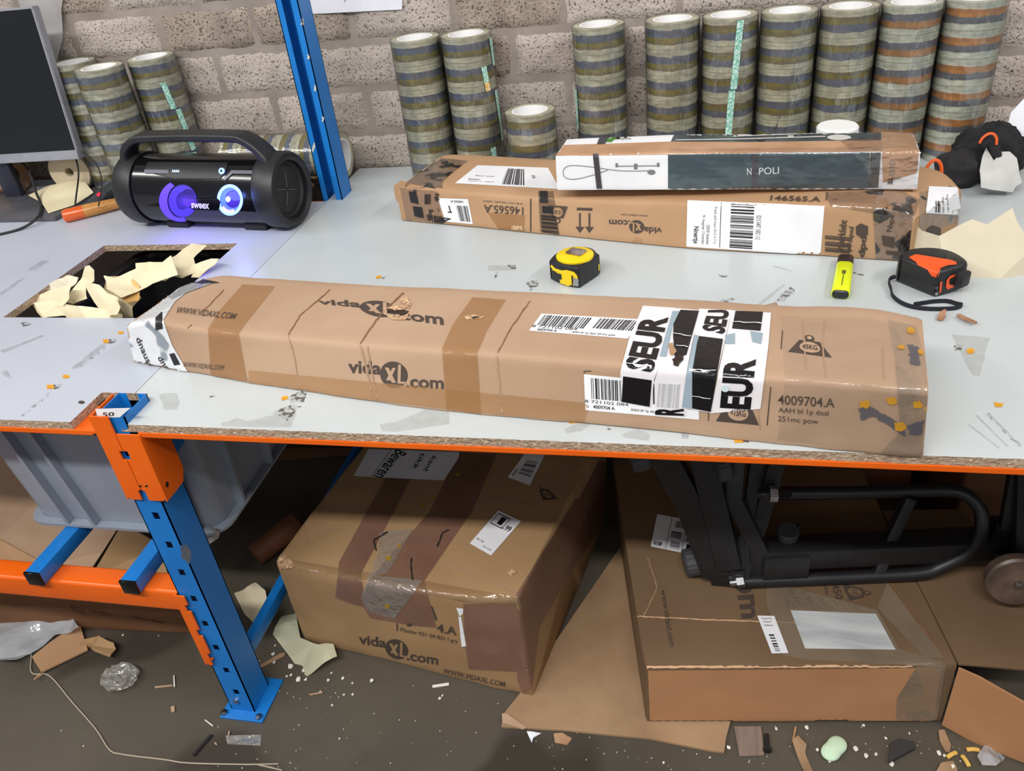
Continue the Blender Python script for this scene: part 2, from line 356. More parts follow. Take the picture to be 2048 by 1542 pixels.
class Shape:
    def __init__(s): s.v = []; s.f = []
    def add(s, vs_, fs, m=0):
        b = len(s.v); s.v += list(vs_); s.f += [(tuple(i+b for i in f), m) for f in fs]; return s
    def poly(s, pts, m=0): return s.add(pts, [tuple(range(len(pts)))], m)
    def rect(s, a, b, c, d, m=0): return s.poly([(a, b), (c, b), (c, d), (a, d)], m)
    def disc(s, x, y, rx, ry, m=0, n=28): return s.poly([(x+rx*math.cos(2*PI*i/n), y+ry*math.sin(2*PI*i/n)) for i in range(n)], m)
    def quad(s, sh, q, m=None):
        """map a unit-square shape into a quad: top-left, top-right, bottom-right, bottom-left"""
        (ax, ay), (bx, by), (cx, cy), (dx, dy) = q
        vv = [((1-v)*((1-u)*ax+u*bx)+v*((1-u)*dx+u*cx), (1-v)*((1-u)*ay+u*by)+v*((1-u)*dy+u*cy)) for u, v in sh.v]
        b = len(s.v); s.v += vv; s.f += [(tuple(i+b for i in f), fm if m is None else m) for f, fm in sh.f]; return s
    def sub(s, sh, u0, v0, u1, v1, rot=0, m=None):
        c = [(u0, v0), (u1, v0), (u1, v1), (u0, v1)]; k = rot//90; c = c[-k:]+c[:-k] if k else c
        return s.quad(sh, [c[0], c[1], c[2], c[3]], m)
_tx = {}
def text(s_, bold=0.0, shear=0.0):
    k = (s_, bold, shear)
    if k not in _tx:
        cu = bpy.data.curves.new('writing', 'FONT'); cu.body = s_; cu.offset = bold; cu.shear = shear; cu.resolution_u = 3
        o = bpy.data.objects.new('writing', cu); COL.objects.link(o); dg = bpy.context.evaluated_depsgraph_get()
        me = bpy.data.meshes.new_from_object(o.evaluated_get(dg)); vv = [(v.co.x, v.co.y) for v in me.vertices]; ff = [tuple(p.vertices) for p in me.polygons]
        bpy.data.objects.remove(o); bpy.data.curves.remove(cu); bpy.data.meshes.remove(me)
        x0 = min(v[0] for v in vv); x1 = max(v[0] for v in vv); y0 = min(v[1] for v in vv); y1 = max(v[1] for v in vv)
        _tx[k] = ([((x-x0)/(x1-x0), (y1-y)/(y1-y0)) for x, y in vv], ff)
    S = Shape(); S.add(*_tx[k]); return S
def barcode(n=28, seed=1, gap=0.0):
    R = random.Random(seed); S = Shape(); x = 0; ws = [R.choice((1, 1, 2, 3)) for _ in range(2*n-1)]; T = sum(ws)
    for i, w_ in enumerate(ws):
        if i % 2 == 0: S.rect(x/T, 0, (x+w_)/T, 1)
        x += w_
    return S
def tline(S, s_, p0, p1, up, bold=0.0, m=0, shear=0.0):
    """a line of writing: baseline start, baseline end, and the pixel vector up to the letter tops"""
    u = Vector(up); a = Vector(p0); b = Vector(p1)
    return S.quad(text(s_, bold, shear), [tuple(a+u), tuple(b+u), tuple(b), tuple(a)], m)
def unit(): S = Shape(); S.rect(0, 0, 1, 1); return S
def q2(q): S = Shape(); S.poly(q); return S
def lay(name, S, surf, mats, parent, off=0.0006, maxlen=8, label=None):
    bm = BM()
    vv = [bm.verts.new((x, y, 0)) for x, y in S.v]
    for f, m in S.f:
        try: bm.faces.new([vv[i] for i in f]).material_index = m
        except ValueError: pass
    bmesh.ops.triangulate(bm, faces=[f for f in bm.faces if len(f.verts) > 3]); subdiv(bm, maxlen)
    for v in bm.verts: v.co = surf.hit(v.co.x, v.co.y, off)
    bm.normal_update()
    for f in list(bm.faces):
        if f.normal.dot(CAM-f.calc_center_median()) < 0: f.normal_flip()
    o = obj(name, bm, mats, parent, smooth=True, angle=30)
    if label: o['label'] = label
    return o
def lay_each(name, polys, surf, mats, parent, off=0.0006, maxlen=8):
    for p in polys: S = p if isinstance(p, Shape) else q2(p); lay(name, S, surf, mats, parent, off, maxlen)
def logo_shape():
    """the round two-letter web shop mark between its two half words"""
    S = Shape(); S.disc(0.477, 0.5, 0.145, 0.5); S.sub(text('vida', 0.028), 0, 0.03, 0.345, 0.53); S.sub(text('.com', 0.028), 0.60, 0.62, 1, 0.98)
    X = Shape(); X.poly([(0.385, 0.24), (0.425, 0.24), (0.50, 0.80), (0.455, 0.80)]); X.poly([(0.465, 0.24), (0.50, 0.24), (0.435, 0.72), (0.395, 0.72)])
    X.poly([(0.525, 0.10), (0.555, 0.10), (0.548, 0.74), (0.60, 0.74), (0.60, 0.82), (0.515, 0.82)]); return S, X
def logo(surf, parent, q, ink, paper, name='shop_logo'):
    A, B = logo_shape(); S = Shape(); S.quad(A, q, 0); o = lay(name, S, surf, ink, parent, 0.0006)
    T = Shape(); T.quad(B, q, 0); lay('logo_letters', T, surf, paper, o, 0.0011); return o
def label(surf, parent, q, S, name='label', mat=None, ink=None, off=0.0007):
    o = lay(name, q2(q), surf, mat or M_white, parent, off)
    if S is not None:
        T = Shape(); T.quad(S, q); lay('label_print', T, surf, ink or M_inkb, o, off+0.0005)
    return o
def weight_icon(surf, parent, q, txt, ink, paper):
    S = Shape(); S.poly([(0.18, 0.3), (0.82, 0.3), (1, 1), (0, 1)]); S.disc(0.5, 0.17, 0.17, 0.17); T = Shape(); T.quad(S, q)
    o = lay('weight_symbol', T, surf, ink, parent, 0.0006)
    P = Shape(); P.disc(0.5, 0.64, 0.27, 0.27); P.disc(0.5, 0.16, 0.085, 0.085); T = Shape(); T.quad(P, q); e = lay('symbol_disc', T, surf, paper, o, 0.0011)
    K = Shape(); K.sub(text(txt, 0.02), 0.3, 0.52, 0.7, 0.76); T = Shape(); T.quad(K, q); lay('symbol_text', T, surf, ink, o, 0.0016); return o
# ------------------------------------------------------------------ the room: wall of split-faced blocks, concrete floor
def struct(name, bm, mats, **k):
    o = obj(name, bm, mats, **k); o['kind'] = 'structure'; return o
M_block = pm('split_block', (192, 181, 172), (164, 153, 145), scale=7, rough=0.9, bump=1.0, bscale=150, specks=((100, 91, 84), 210, 0.59), spec=0.2, detail=6)
M_block2 = pm('split_block_pink', (192, 181, 174), (168, 157, 150), scale=9, rough=0.9, bump=1.0, bscale=150, specks=((100, 90, 85), 230, 0.59), spec=0.2, detail=6)
M_block3 = pm('split_block_brown', (171, 158, 145), (142, 129, 118), scale=12, rough=0.9, bump=1.0, bscale=140, specks=((92, 82, 74), 200, 0.575), spec=0.2, detail=6)
M_mortar = pm('grey_mortar', (160, 150, 143), (140, 130, 122), scale=9, rough=0.95, bump=0.4, bscale=90, spec=0.1)
bm = BM(); R = random.Random(3)
vv = [bm.verts.new(p) for p in ((-3, D, 0), (4, D, 0), (4, D, 3.2), (-3, D, 3.2))]; bm.faces.new(vv)
BL, BH, JW = 0.2567, 0.1082, 0.0145
for k in range(-4, 9):
    z0 = 1.0178+(k-1)*BH+JW/2-0.10*0; z1 = z0+BH-JW
    offx = -0.0967 if (k % 2) == 0 else 0.0305
    for j in range(-6, 10):
        x0 = offx+j*BL+JW/2+R.uniform(-.002, .002); x1 = offx+(j+1)*BL-JW/2+R.uniform(-.002, .002)
        mi = R.choice((1, 1, 2, 2, 3)); nx, nzz = 22, 9; G = []
        sd = R.uniform(0, 99)
        for a in range(nx+1):
            col = []
            for b in range(nzz+1):
                u = a/nx; v = b/nzz; x = x0+(x1-x0)*u; z = z0+(z1-z0)*v
                edge = min(a, nx-a, b, nzz-b)
                jx = 0.0055*nz3((x, z, sd), 55) if edge < 2 else 0; jz = 0.0055*nz3((x, sd, z), 55) if edge < 2 else 0
                dep = 0.0 if edge == 0 else (0.006 if edge == 1 else 0.0085)+0.004*nz3((x, z, sd), 30)
                col.append(bm.verts.new((x+jx, D+0.001-dep, z+jz)))
            G.append(col)
        for a in range(nx):
            for b in range(nzz): bm.faces.new((G[a][b], G[a][b+1], G[a+1][b+1], G[a+1][b])).material_index = mi
bmesh.ops.recalc_face_normals(bm, faces=[f for f in bm.faces if f.material_index])
for f in bm.faces:
    if f.normal.y > 0: f.normal_flip()
struct('wall_back', bm, [M_mortar, M_block, M_block2, M_block3], angle=60)
M_floor = pm('concrete_floor', (92, 86, 76), (70, 64, 55), scale=2.2, rough=0.55, bump=0.15, bscale=40, detail=8, lo=0.3, hi=0.7, specks=((58, 52, 45), 2.6, 0.58), spec=0.4, rvar=0.12)
bm = BM(); vv = [bm.verts.new(p) for p in ((-3, -3.5, 0), (4, -3.5, 0), (4, D+.02, 0), (-3, D+.02, 0))]; bm.faces.new(vv)
flo = struct('floor', bm, M_floor, loc=(0, 0, 0))

# ------------------------------------------------------------------ worktop boards (white laminate on chipboard)
M_lam = pm('white_laminate', (195, 202, 204), (187, 194, 196), scale=3, rough=0.32, bump=0.02, bscale=20, spec=0.5, rvar=0.06)
M_lam2 = pm('white_laminate_bluish', (188, 194, 205), (180, 186, 198), scale=3, rough=0.34, bump=0.02, bscale=20, spec=0.5, rvar=0.06)
M_chip = pm('chipboard_edge', (184, 162, 138), (150, 128, 106), scale=190, rough=0.9, bump=0.9, bscale=260, stretch=(0.7, 1, 1), specks=((216, 200, 176), 200, 0.64), detail=3)
def slab(name, xs, ys, keep, z0, z1, mats, label, cat, jit=0.0012):
    bm = BM(); V = {}
    def vt(i, j, z):
        if (i, j, z) not in V:
            x, y = xs[i], ys[j]; e = jit*nz3((x*40, y*40, 3), 1.0) if z else jit*nz3((x*30, y*30, 8), 1.0)
            V[i, j, z] = bm.verts.new((x+(e if 0 < i < len(xs)-1 and 0 < j < len(ys)-1 else 0), y+(e if j == 0 else 0), z1 if z else z0))
        return V[i, j, z]
    nx, ny = len(xs)-1, len(ys)-1; K = lambda i, j: 0 <= i < nx and 0 <= j < ny and keep((xs[i]+xs[i+1])/2, (ys[j]+ys[j+1])/2)
    for i in range(nx):
        for j in range(ny):
            if not K(i, j): continue
            bm.faces.new((vt(i, j, 1), vt(i+1, j, 1), vt(i+1, j+1, 1), vt(i, j+1, 1))).material_index = 0
            bm.faces.new((vt(i, j, 0), vt(i, j+1, 0), vt(i+1, j+1, 0), vt(i+1, j, 0))).material_index = 1
            for (di, dj, a, b) in ((0, -1, (i, j), (i+1, j)), (1, 0, (i+1, j), (i+1, j+1)), (0, 1, (i+1, j+1), (i, j+1)), (-1, 0, (i, j+1), (i, j))):
                if not K(i+di, j+dj): bm.faces.new((vt(*a, 0), vt(*b, 0), vt(*b, 1), vt(*a, 1))).material_index = 1
    o = obj(name, bm, mats, smooth=False); return tag(o, label, cat)
def frange(a, b, s): n = max(1, round((b-a)/s)); return [a+(b-a)*i/n for i in range(n)]
T0, SEAM = 0.7, -0.0205
ysb = [0.0, 0.03, 0.082, 0.2, 0.326, 0.493, 0.661, 0.87, 0.8985, 1.128]
bl = slab('worktop_board', frange(-1.7, -0.473, .02)+frange(-0.473, -0.135, .02)+frange(-0.135, -0.082, .018)+frange(-0.082, SEAM, .02)+[SEAM], ysb,
     lambda x, y: not (-0.473 < x < -0.135 and 0.326 < y < 0.661) and not (x > -0.082 and y < 0.082) and not (x > -0.115 and y > 0.8985), T0, H, [M_lam2, M_chip],
     'left white chipboard worktop with a square hole cut through it', 'worktop')
br = slab('worktop_board', [SEAM+.0012]+[-0.008]+frange(0.0045, 2.2, .012)+[2.2], ysb, lambda x, y: not (x < 0.0045 and y < 0.082), T0, H, [M_lam, M_chip],
     'long white chipboard worktop carrying the cardboard parcels', 'worktop')
for nm, par, px in (('screw_head', bl, (163, 805)), ('screw_head', br, (286, 805))):
    S = Shape(); S.disc(px[0], px[1], 6.5, 3.2); lay(nm, S, Flat(H), pm('dark_screw', (92, 84, 78), metal=0.6, rough=0.5), par, 0.0006)
# remnants of tape, ink and scuffs stuck on the boards
M_res = pm('tape_residue', (196, 196, 192), (172, 172, 168), scale=60, rough=0.5, alpha=0.3)
M_resd = printed_film('tape_residue_print', (84, 80, 80), 110, 0.52, base_alpha=0.12, tint=(196, 194, 190), rough=0.5, bump=0.1)
M_resy = pm('yellow_tape_print', (230, 168, 40), (214, 148, 30), scale=60, rough=0.5, alpha=0.9)
M_scuff = pm('grey_scuff', (150, 152, 160), (190, 192, 198), scale=50, rough=0.6, alpha=0.4)
fl = Flat(H)
def c4p(pts, ox=0, oy=450, s=2.926): return [(x/s+ox, y/s+oy) for x, y in pts]
def ragged(pts, a, seed):
    R = random.Random(seed); out = []
    for i, p in enumerate(pts):
        q = pts[(i+1) % len(pts)]; n = max(1, int(math.dist(p, q)/5))
        for k in range(n): t = k/n; out.append((p[0]+(q[0]-p[0])*t+R.uniform(-a, a), p[1]+(q[1]-p[1])*t+R.uniform(-a, a)*0.6))
    return out
def rem(pts, par, mat, name='tape_remnant', rag=1.2, seed=1): return lay(name, q2(ragged(pts, rag, seed)), fl, mat, par, 0.0005+0.0001*(seed % 5), 60)
L4 = lambda *p: c4p(p)
rem(L4((600, 670), (640, 672), (645, 692), (605, 694)), bl, M_resy, seed=2); rem(L4((640, 670), (690, 668), (684, 685), (628, 698)), bl, M_resd, seed=3)
rem(L4((275, 940), (315, 936), (318, 960), (276, 962)), bl, M_resy, seed=4); rem(L4((312, 935), (368, 930), (350, 950), (318, 966)), bl, M_resd, seed=5)
for (x, y, rx, ry) in ((387, 888, 22, 11), (707, 631, 18, 9)):
    S = Shape(); S.disc(x/2.926, y/2.926+450, rx/2.926, ry/2.926); lay('yellow_print_spot', S, fl, M_resy, bl, 0.0006)
S = Shape(); tline(S, 'WWW.PRINTING.COM', (470/2.926, 840/2.926+450), (622/2.926, 725/2.926+450), (-3, -5), m=0); lay('tape_print', S, fl, M_resd, bl, 0.0007)
S = Shape(); tline(S, 'WWW.PRINTING.COM', (130/2.926, 1128/2.926+450), (292/2.926, 996/2.926+450), (-3, -5), m=0); lay('tape_print', S, fl, M_resd, bl, 0.0007)
rem(L4((160, 265), (240, 208), (290, 208), (215, 262)), bl, M_scuff, 'scuff', seed=6); rem(L4((0, 738), (240, 648), (260, 650), (20, 748)), bl, M_scuff, 'scuff', seed=7)
rem(L4((420, 840), (590, 700), (620, 702), (450, 842)), bl, M_scuff, 'scuff', seed=8); rem(L4((0, 400), (130, 310), (150, 312), (6, 414)), bl, M_scuff, 'scuff', seed=9)
rem(L4((5, 860), (40, 850), (70, 900), (30, 890)), bl, M_scuff, 'scuff', seed=10); rem(L4((120, 575), (160, 565), (185, 580), (140, 600)), bl, M_resd, seed=11)
rem(L4((795, 1090), (830, 1040), (870, 1042), (825, 1092)), br, M_scuff, seed=12); rem(L4((930, 990), (1030, 985), (1055, 1030), (1030, 1080), (960, 1085)), br, M_res, seed=13)
rem(L4((1225, 1000), (1255, 994), (1262, 1004), (1230, 1010)), br, M_resd, seed=14)
rem(L4((1285, 1165), (1390, 1130), (1450, 1150), (1600, 1110), (1735, 1100), (1700, 1185), (1300, 1180)), br, M_res, seed=15)
rem(L4((1645, 1010), (1680, 998), (1690, 1018), (1655, 1032)), br, M_resy, seed=16); rem(L4((1690, 1000), (1800, 965), (1770, 1040), (1700, 1040)), br, M_resd, seed=17, rag=3)
rem(L4((1600, 1100), (1700, 1050), (1760, 1060), (1680, 1150)), br, M_resd, seed=18, rag=3)
L5 = lambda *p: c4p(p, 600, 500)
rem(L5((465, 1020), (560, 1010), (770, 918), (872, 935), (875, 1020), (560, 1065), (480, 1060)), br, M_res, seed=19, rag=.7)
rem(L5((1540, 1050), (1610, 1020), (1720, 1010), (1650, 1060), (1560, 1075)), br, M_res, seed=20); rem(L5((1565, 1003), (1680, 1000), (1680, 1014), (1580, 1016)), br, M_resy, seed=21)
rem(L5((1790, 1040), (1815, 1035), (1825, 1052), (1800, 1056)), br, M_resd, seed=22); rem(L5((1880, 1080), (1980, 1050), (2048, 1080), (2040, 1120), (1900, 1100)), br, M_res, seed=23)
rem(L5((440, 155), (475, 148), (480, 165), (448, 170)), br, M_resy, seed=24); rem(L5((478, 158), (510, 152), (490, 170)), br, M_resd, seed=25)
rem(L5((1100, 92), (1262, 88), (1265, 118), (1102, 124)), br, M_res, seed=26, rag=.8); rem(L5((1215, 90), (1262, 88), (1264, 116), (1240, 112)), br, M_resd, seed=27)
rem(L5((1320, 190), (1390, 175), (1400, 205), (1352, 238)), br, M_resd, seed=28); rem(L5((125, 212), (145, 178), (140, 205)), br, M_resd, seed=29, rag=.5)
rem(L5((1135, 165), (1150, 125), (1158, 130), (1145, 172)), br, M_resd, seed=32, rag=.5)
L6 = lambda *p: c4p(p, 1348, 450)
rem(L6((1620, 640), (1848, 660), (1790, 885), (1745, 880)), br, M_res, seed=33); rem(L6((1640, 700), (1690, 705), (1680, 735), (1640, 735)), br, M_resd, seed=34)
S = Shape(); S.disc(1348+1735/2.926, 450+740/2.926, 8, 6); lay('yellow_print_spot', S, fl, M_resy, br, 0.0009)
rem(L6((520, 470), (600, 450), (620, 510), (540, 512)), br, pm('brown_residue', (186, 158, 136), (150, 120, 98), scale=70, alpha=.8), seed=35); rem(L6((590, 440), (680, 360), (712, 385), (640, 450)), br, M_resd, seed=36, rag=3)
rem(L6((480, 470), (640, 345), (655, 352), (500, 475)), br, M_res, seed=37); rem(L6((260, 450), (350, 425), (355, 440), (280, 462)), br, M_resd, seed=38, rag=2)
rem(L6((262, 295), (310, 292), (312, 304), (270, 306)), br, M_resd, seed=39); rem(L6((680, 498), (720, 496), (722, 520), (690, 522)), br, M_resy, seed=40)
rem(L6((1050, 275), (1110, 292), (1105, 298), (1048, 284)), br, M_resd, seed=41, rag=.4); rem(L6((1870, 1040), (1925, 1045), (1920, 1068), (1880, 1068)), br, M_resy, seed=42)
rem(L6((580, 236), (690, 268), (688, 274), (580, 244)), br, M_scuff, seed=43, rag=.4)
for i, (a, b) in enumerate((((1840, 1110), (2025, 1300)), ((1765, 1115), (1950, 1300)), ((1720, 1170), (1900, 1310)))):
    rem(L6(a, (a[0]+8, a[1]-3), (b[0]+6, b[1]-4), b), br, M_scuff, seed=44+i, rag=.5)
S = Shape(); tline(S, 'PACKING VOICE', L6((1828, 1115))[0], L6((2020, 1305))[0], (5, -5)); lay('tape_print', S, fl, M_resd, br, 0.0008)
rem(L6((350, 1250), (440, 1250), (420, 1275), (355, 1278)), br, M_resy, seed=48); rem(L6((395, 1248), (445, 1255), (440, 1275), (400, 1270)), br, M_resd, seed=49)
rem(L6((45, 1220), (90, 1225), (80, 1255), (48, 1250)), br, M_scuff, seed=50)

# ------------------------------------------------------------------ blue and orange pallet-rack frame
rack = thing('rack_frame', 'blue and orange steel rack frame that carries the white worktops', 'rack', (0, 0.02, 0))
def upright(name, y0, y1, top, flip, front):
    """a C-section post: web at one side, lips at the other, a row of punched holes down the web"""
    bm = BM(); x0, x1, t = -0.0315, 0.0195, 0.002
    xs = [x0, -0.0095, 0.0025, x1]; yw = y0 if front else y1; s = 1 if front else -1
    # web with real square holes every 66 mm
    zs = [0.0]; hz = []
    k = 0.0
    zc = 0.0634
    while zc < top-0.02:
        hz.append((zc-0.008, zc+0.008)); zc += 0.066
    for a, b in hz: zs += [a, b]
    zs.append(top)
    for i in range(3):
        for j in range(len(zs)-1):
            if i == 1 and j % 2 == 1: continue
            box(bm, (xs[i], min(yw, yw+s*t), zs[j]), (xs[i+1], max(yw, yw+s*t), zs[j+1]))
    d = abs(y1-y0)
    ya, yb = (y0, y1)
    for xa in (x0, x1-t): box(bm, (xa, ya, 0), (xa+t, yb, top))
    yl = y1 if front else y0
    box(bm, (x0, min(yl, yl-s*t), 0), (x0+0.014, max(yl, yl-s*t), top)); box(bm, (x1-0.016, min(yl, yl-s*t), 0), (x1, max(yl, yl-s*t), top))
    bmesh.ops.remove_doubles(bm, verts=bm.verts, dist=0.00005)
    return obj(name, bm, M_blue, rack, smooth=False)
up = upright('upright_post', 0.0, 0.062, 0.728, False, True)
ub = upright('upright_post', 0.905, 0.966, 2.1, False, False)
bm = BM(); box(bm, (-0.034, 0.003, 0.002), (0.018, 0.005, 0.76))
# dark inside of the front post seen through its holes
bm.free()
for y0 in (0.03, 0.935):
    bm = BM(); box(bm, (-0.048, y0-0.050, 0), (0.044, y0+0.05, 0.005), bev=0.001)
    bp_ = obj('base_plate', bm, M_blue, rack)
    for x in (-0.042, 0.034):
        bm = BM(); lathe(bm, (x, y0-0.041, 0.005), (0, 0, 1), [(0, 0.0001), (0, .007), (.005, .007), (.006, .0001)], 6); obj('anchor_bolt', bm, M_steel, bp_, smooth=False)
for zc in (0.0634-.0165,):
    bm = BM(); lathe(bm, (-0.012, -0.0, zc-.012), (0, -1, 0), [(0, .0001), (0, .006), (.004, .006), (.005, .0001)], 6); obj('bolt_head', bm, M_steel, up, smooth=False)
def paint_scrape(q, surfy):
    return lay('scraped_paint', q2(ragged(q, 2, 5)), Plane((0.02, 0, 0), (1, 0, 0)), pm('bare_steel_scrape', (126, 130, 132), (90, 120, 160), scale=90, rough=0.5), up, 0.0006)
paint_scrape([(360, 1090), (374, 1088), (384, 1118), (376, 1130), (362, 1112)], 0)
sub_ = Surf(ub)
lay_each('paint_chip', [ragged([(x-w_, y-h_), (x+w_, y-h_), (x+w_, y+h_), (x-w_, y+h_)], 1.2, i) for i, (x, y, w_, h_) in enumerate(((604, 44, 2.5, 7), (617, 113, 2.2, 5), (630, 176, 2, 6), (646, 238, 2, 5), (622, 300, 3, 5)))], sub_, pm('chipped_paint', (196, 192, 184), rough=.7), ub, .0008)
# braces between the two posts
def strut(name, p0, p1, w_, h_, mat, par):
    p0 = Vector(p0); p1 = Vector(p1); bm = BM(); sweep(bm, [p0, p1], rrect(w_, h_, 0.002, 2)); return obj(name, bm, mat, par)
strut('brace', (-0.006, 0.05, 0.10), (-0.006, 0.91, 0.10), 0.02, 0.03, M_blue, rack)
strut('brace', (-0.006, 0.05, 0.60), (-0.006, 0.91, 0.62), 0.02, 0.03, M_blue, rack)
# beams under the worktops with their hooked connector plates
def beam(x0, x1, y0, y1, z0, z1, name='beam'):
    bm = BM(); sec = rrect(y1-y0, z1-z0, 0.006, 4); sweep(bm, [(x0, (y0+y1)/2, (z0+z1)/2), (x1, (y0+y1)/2, (z0+z1)/2)], sec); return obj(name, bm, M_orange, rack)
def lipbeam(x0, x1):
    """stepped beam: a front lip under the board edge and a box behind it"""
    bm = BM(); sec = [(.0025, .6998), (.0025, .6925), (-.0165, .6915), (-.0165, .6765), (-.0635, .6765), (-.0635, .6998)]
    pts = [[(x, -a, z) for a, z in sec] for x in (x0, x1)]; V = [[bm.verts.new(p) for p in q] for q in pts]; n = len(sec)
    for i in range(n): bm.faces.new((V[0][i], V[0][(i+1) % n], V[1][(i+1) % n], V[1][i]))
    bm.faces.new(V[0]); bm.faces.new(V[1][::-1]); bmesh.ops.recalc_face_normals(bm, faces=bm.faces); return obj('beam', bm, M_orange, rack, smooth=False)
b1 = lipbeam(0.033, 2.2); b2 = lipbeam(-1.7, -0.034)
b3 = beam(-1.7, -0.034, 0.0, 0.045, 0.290, 0.341)
beam(-1.7, -0.034, 0.90, 0.945, 0.290, 0.341); beam(0.033, 2.2, 0.9, 0.945, 0.65, 0.6998); beam(-1.7, -0.034, 0.9, 0.945, 0.65, 0.6998)
def connector(par, side, z0, z1, notches, y=-0.0035, x_in=0.0, xo=None, depth=0.058):
    """bent plate hooked over a post: front leaf with toothed inner edge, side leaf"""
    bm = BM(); s = side; t = 0.003
    xo = xo if xo is not None else (0.034 if s > 0 else -0.0345)
    xi = x_in
    pts = [(xo, z0+0.004), (xo, z1)]
    inner = [(xi, z1)]
    for zc in notches: inner += [(xi, zc+0.009), (xi+s*0.007, zc+0.009), (xi+s*0.007, zc-0.009), (xi, zc-0.009)]
    inner.append((xi, z0+0.022)); inner += [(xi+s*0.006, z0+0.018), (xi+s*0.006, z0)]
    pts = pts+inner+[(xo-s*0.006, z0)]
    prism(bm, [Vector((x, y, z)) for x, z in pts], (0, -t, 0))
    prism(bm, [Vector((xo, y-t, z1)), Vector((xo, y+depth, z1)), Vector((xo, y+depth, z0+0.02)), Vector((xo, y+depth-.012, z0)), Vector((xo, y-t, z0))], (s*t, 0, 0))
    bmesh.ops.recalc_face_normals(bm, faces=bm.faces)
    o = obj('beam_connector', bm, M_orange, par, smooth=False); return o
hz = [0.0634+0.066*k for k in range(11)]
c1 = connector(b1, 1, 0.566, 0.6985, [hz[9]-0.0+0.0], x_in=-0.0028)
c2 = connector(b2, -1, 0.566, 0.731, [hz[9]], x_in=-0.0042)
c3 = connector(b3, -1, 0.150, 0.338, [hz[4]-.02, hz[3]-.02, hz[2]-.02], x_in=-0.016)
for (px, py) in ((281, 972), (293, 972)):
    S = Shape(); S.disc(px, py, 3, 2); lay('rivet_hole', S, Plane((0, -0.0065, 0), (0, -1, 0)), M_hole, c1 if px > 287 else c2, 0.0005)
S = Shape(); S.disc(334, 969, 3, 6); lay('rivet_hole', S, Plane((0.037, 0, 0), (1, 0, 0)), M_hole, c1, 0.0005)
S = Shape(); S.disc(191, 869, 5, 2); lay('rivet_hole', S, Plane((0, -0.0025, 0), (0, -1, 0)), M_hole, b2, 0.0005)
# white sticker with pen marks on top of the post
pl = Plane((0, -0.0002, 0), (0, -1, 0)); st = lay('sticker', q2([(191, 817), (262, 815), (240, 834), (196, 835)]), pl, M_white, up, 0.0008)
S = Shape(); tline(S, '50', (206, 832), (229, 831), (0, -8), 0.01); lay('pen_mark', S, pl, M_inkb, st, 0.0014)
# square blue cross tubes lying on the lower beams
for i, x in enumerate((-0.315, -0.115)):
    bm = BM(); sweep(bm, [(x, -0.012, 0.3565), (x, 0.96, 0.3565)], rrect(0.032, 0.031, 0.003, 2)); o = obj('cross_tube', bm, M_blue)
    tag(o, 'blue square tube lying across the lower orange beam, ' + ('left under the grey crate' if i == 0 else 'right beside the blue post'), 'tube', 'blue cross tubes on the lower beams')
    bm = BM(); box(bm, (x-0.0165, -0.0135, 0.341), (x+0.0165, -0.008, 0.3725), bev=0.002); e = obj('end_cap', bm, M_blackgl, o); e['label'] = 'black taped end'
# ------------------------------------------------------------------ long parcel in front
def vplane_pt(px, py, p0, p1):
    """point on the vertical plane through the ground line p0-p1"""
    d = Vector(p1)-Vector(p0); return Pl(px, py, p0, (d.y, -d.x, 0))
def stations(bottom, topf, depth, back=None):
    A = Zp(*bottom[0]); B = Zp(*bottom[-1]); out = []
    for (b, t, dz) in zip(bottom, topf, depth):
        bf = Zp(*b); tf = vplane_pt(*t, A, B); n = (B-A).normalized(); q = Vector((-n.y, n.x, 0)); 
        wdt, hb = dz; tb = Vector((tf.x, tf.y, hb if hb else tf.z))+q*wdt; bb = Vector((bf.x, bf.y, H))+q*wdt; bf.z = H+0.0005; bb.z = H+0.0005
        out.append((bf, tf, tb, bb))
    return out
pc = thing('long_parcel', 'long narrow cardboard parcel lying along the front edge of the worktop', 'parcel', Zp(900, 780))
bot = [(272, 727), (330, 738), (400, 751), (720, 803), (1000, 835), (1300, 864), (1560, 891), (1740, 911), (1835, 917)]
top = [(258, 650), (316, 643), (392, 658), (720, 689), (995, 709), (1290, 733), (1545, 755), (1740, 770), (1846, 778)]
dep = [(0.150, None), (0.172, None), (0.186, None), (0.190, None), (0.190, None), (0.190, None), (0.192, None), (0.196, None), (0.176, None)]
bm = BM(); loft_box(bm, stations(bot, top, dep), rows=64, r=0.007, ns=12, amp=0.0028, nscale=9, seed=4, end=0.006, zmin=H+.0004)
lp = obj('carton', bm, M_card, pc, angle=50); s1 = Surf(lp)
def strip(surf, par, pts, mat, name='tape_strip', off=0.0008, lbl=None, ml=6): return lay(name, q2(pts), surf, mat, par, off, ml, lbl)
strip(s1, pc, [(485, 569), (551, 573), (490, 650), (478, 668), (497, 772), (422, 760), (416, 658), (440, 620)], M_tapebr)
strip(s1, pc, [(945, 595), (1012, 600), (975, 660), (955, 706), (963, 832), (893, 822), (884, 697), (905, 650)], M_tapebr)
strip(s1, pc, [(497, 740), (1180, 806), (1170, 844), (1000, 829), (720, 798), (497, 765)], M_tapelt, off=0.0007)
strip(s1, pc, [(1560, 632), (1740, 636), (1790, 650), (1845, 770), (1835, 905), (1555, 880), (1570, 760)], film('wide_clear_tape', (206, 178, 152), 0.3, 0.16, 0.6, 24, (1, 1, 1), .06), 'clear_tape', 0.0003)
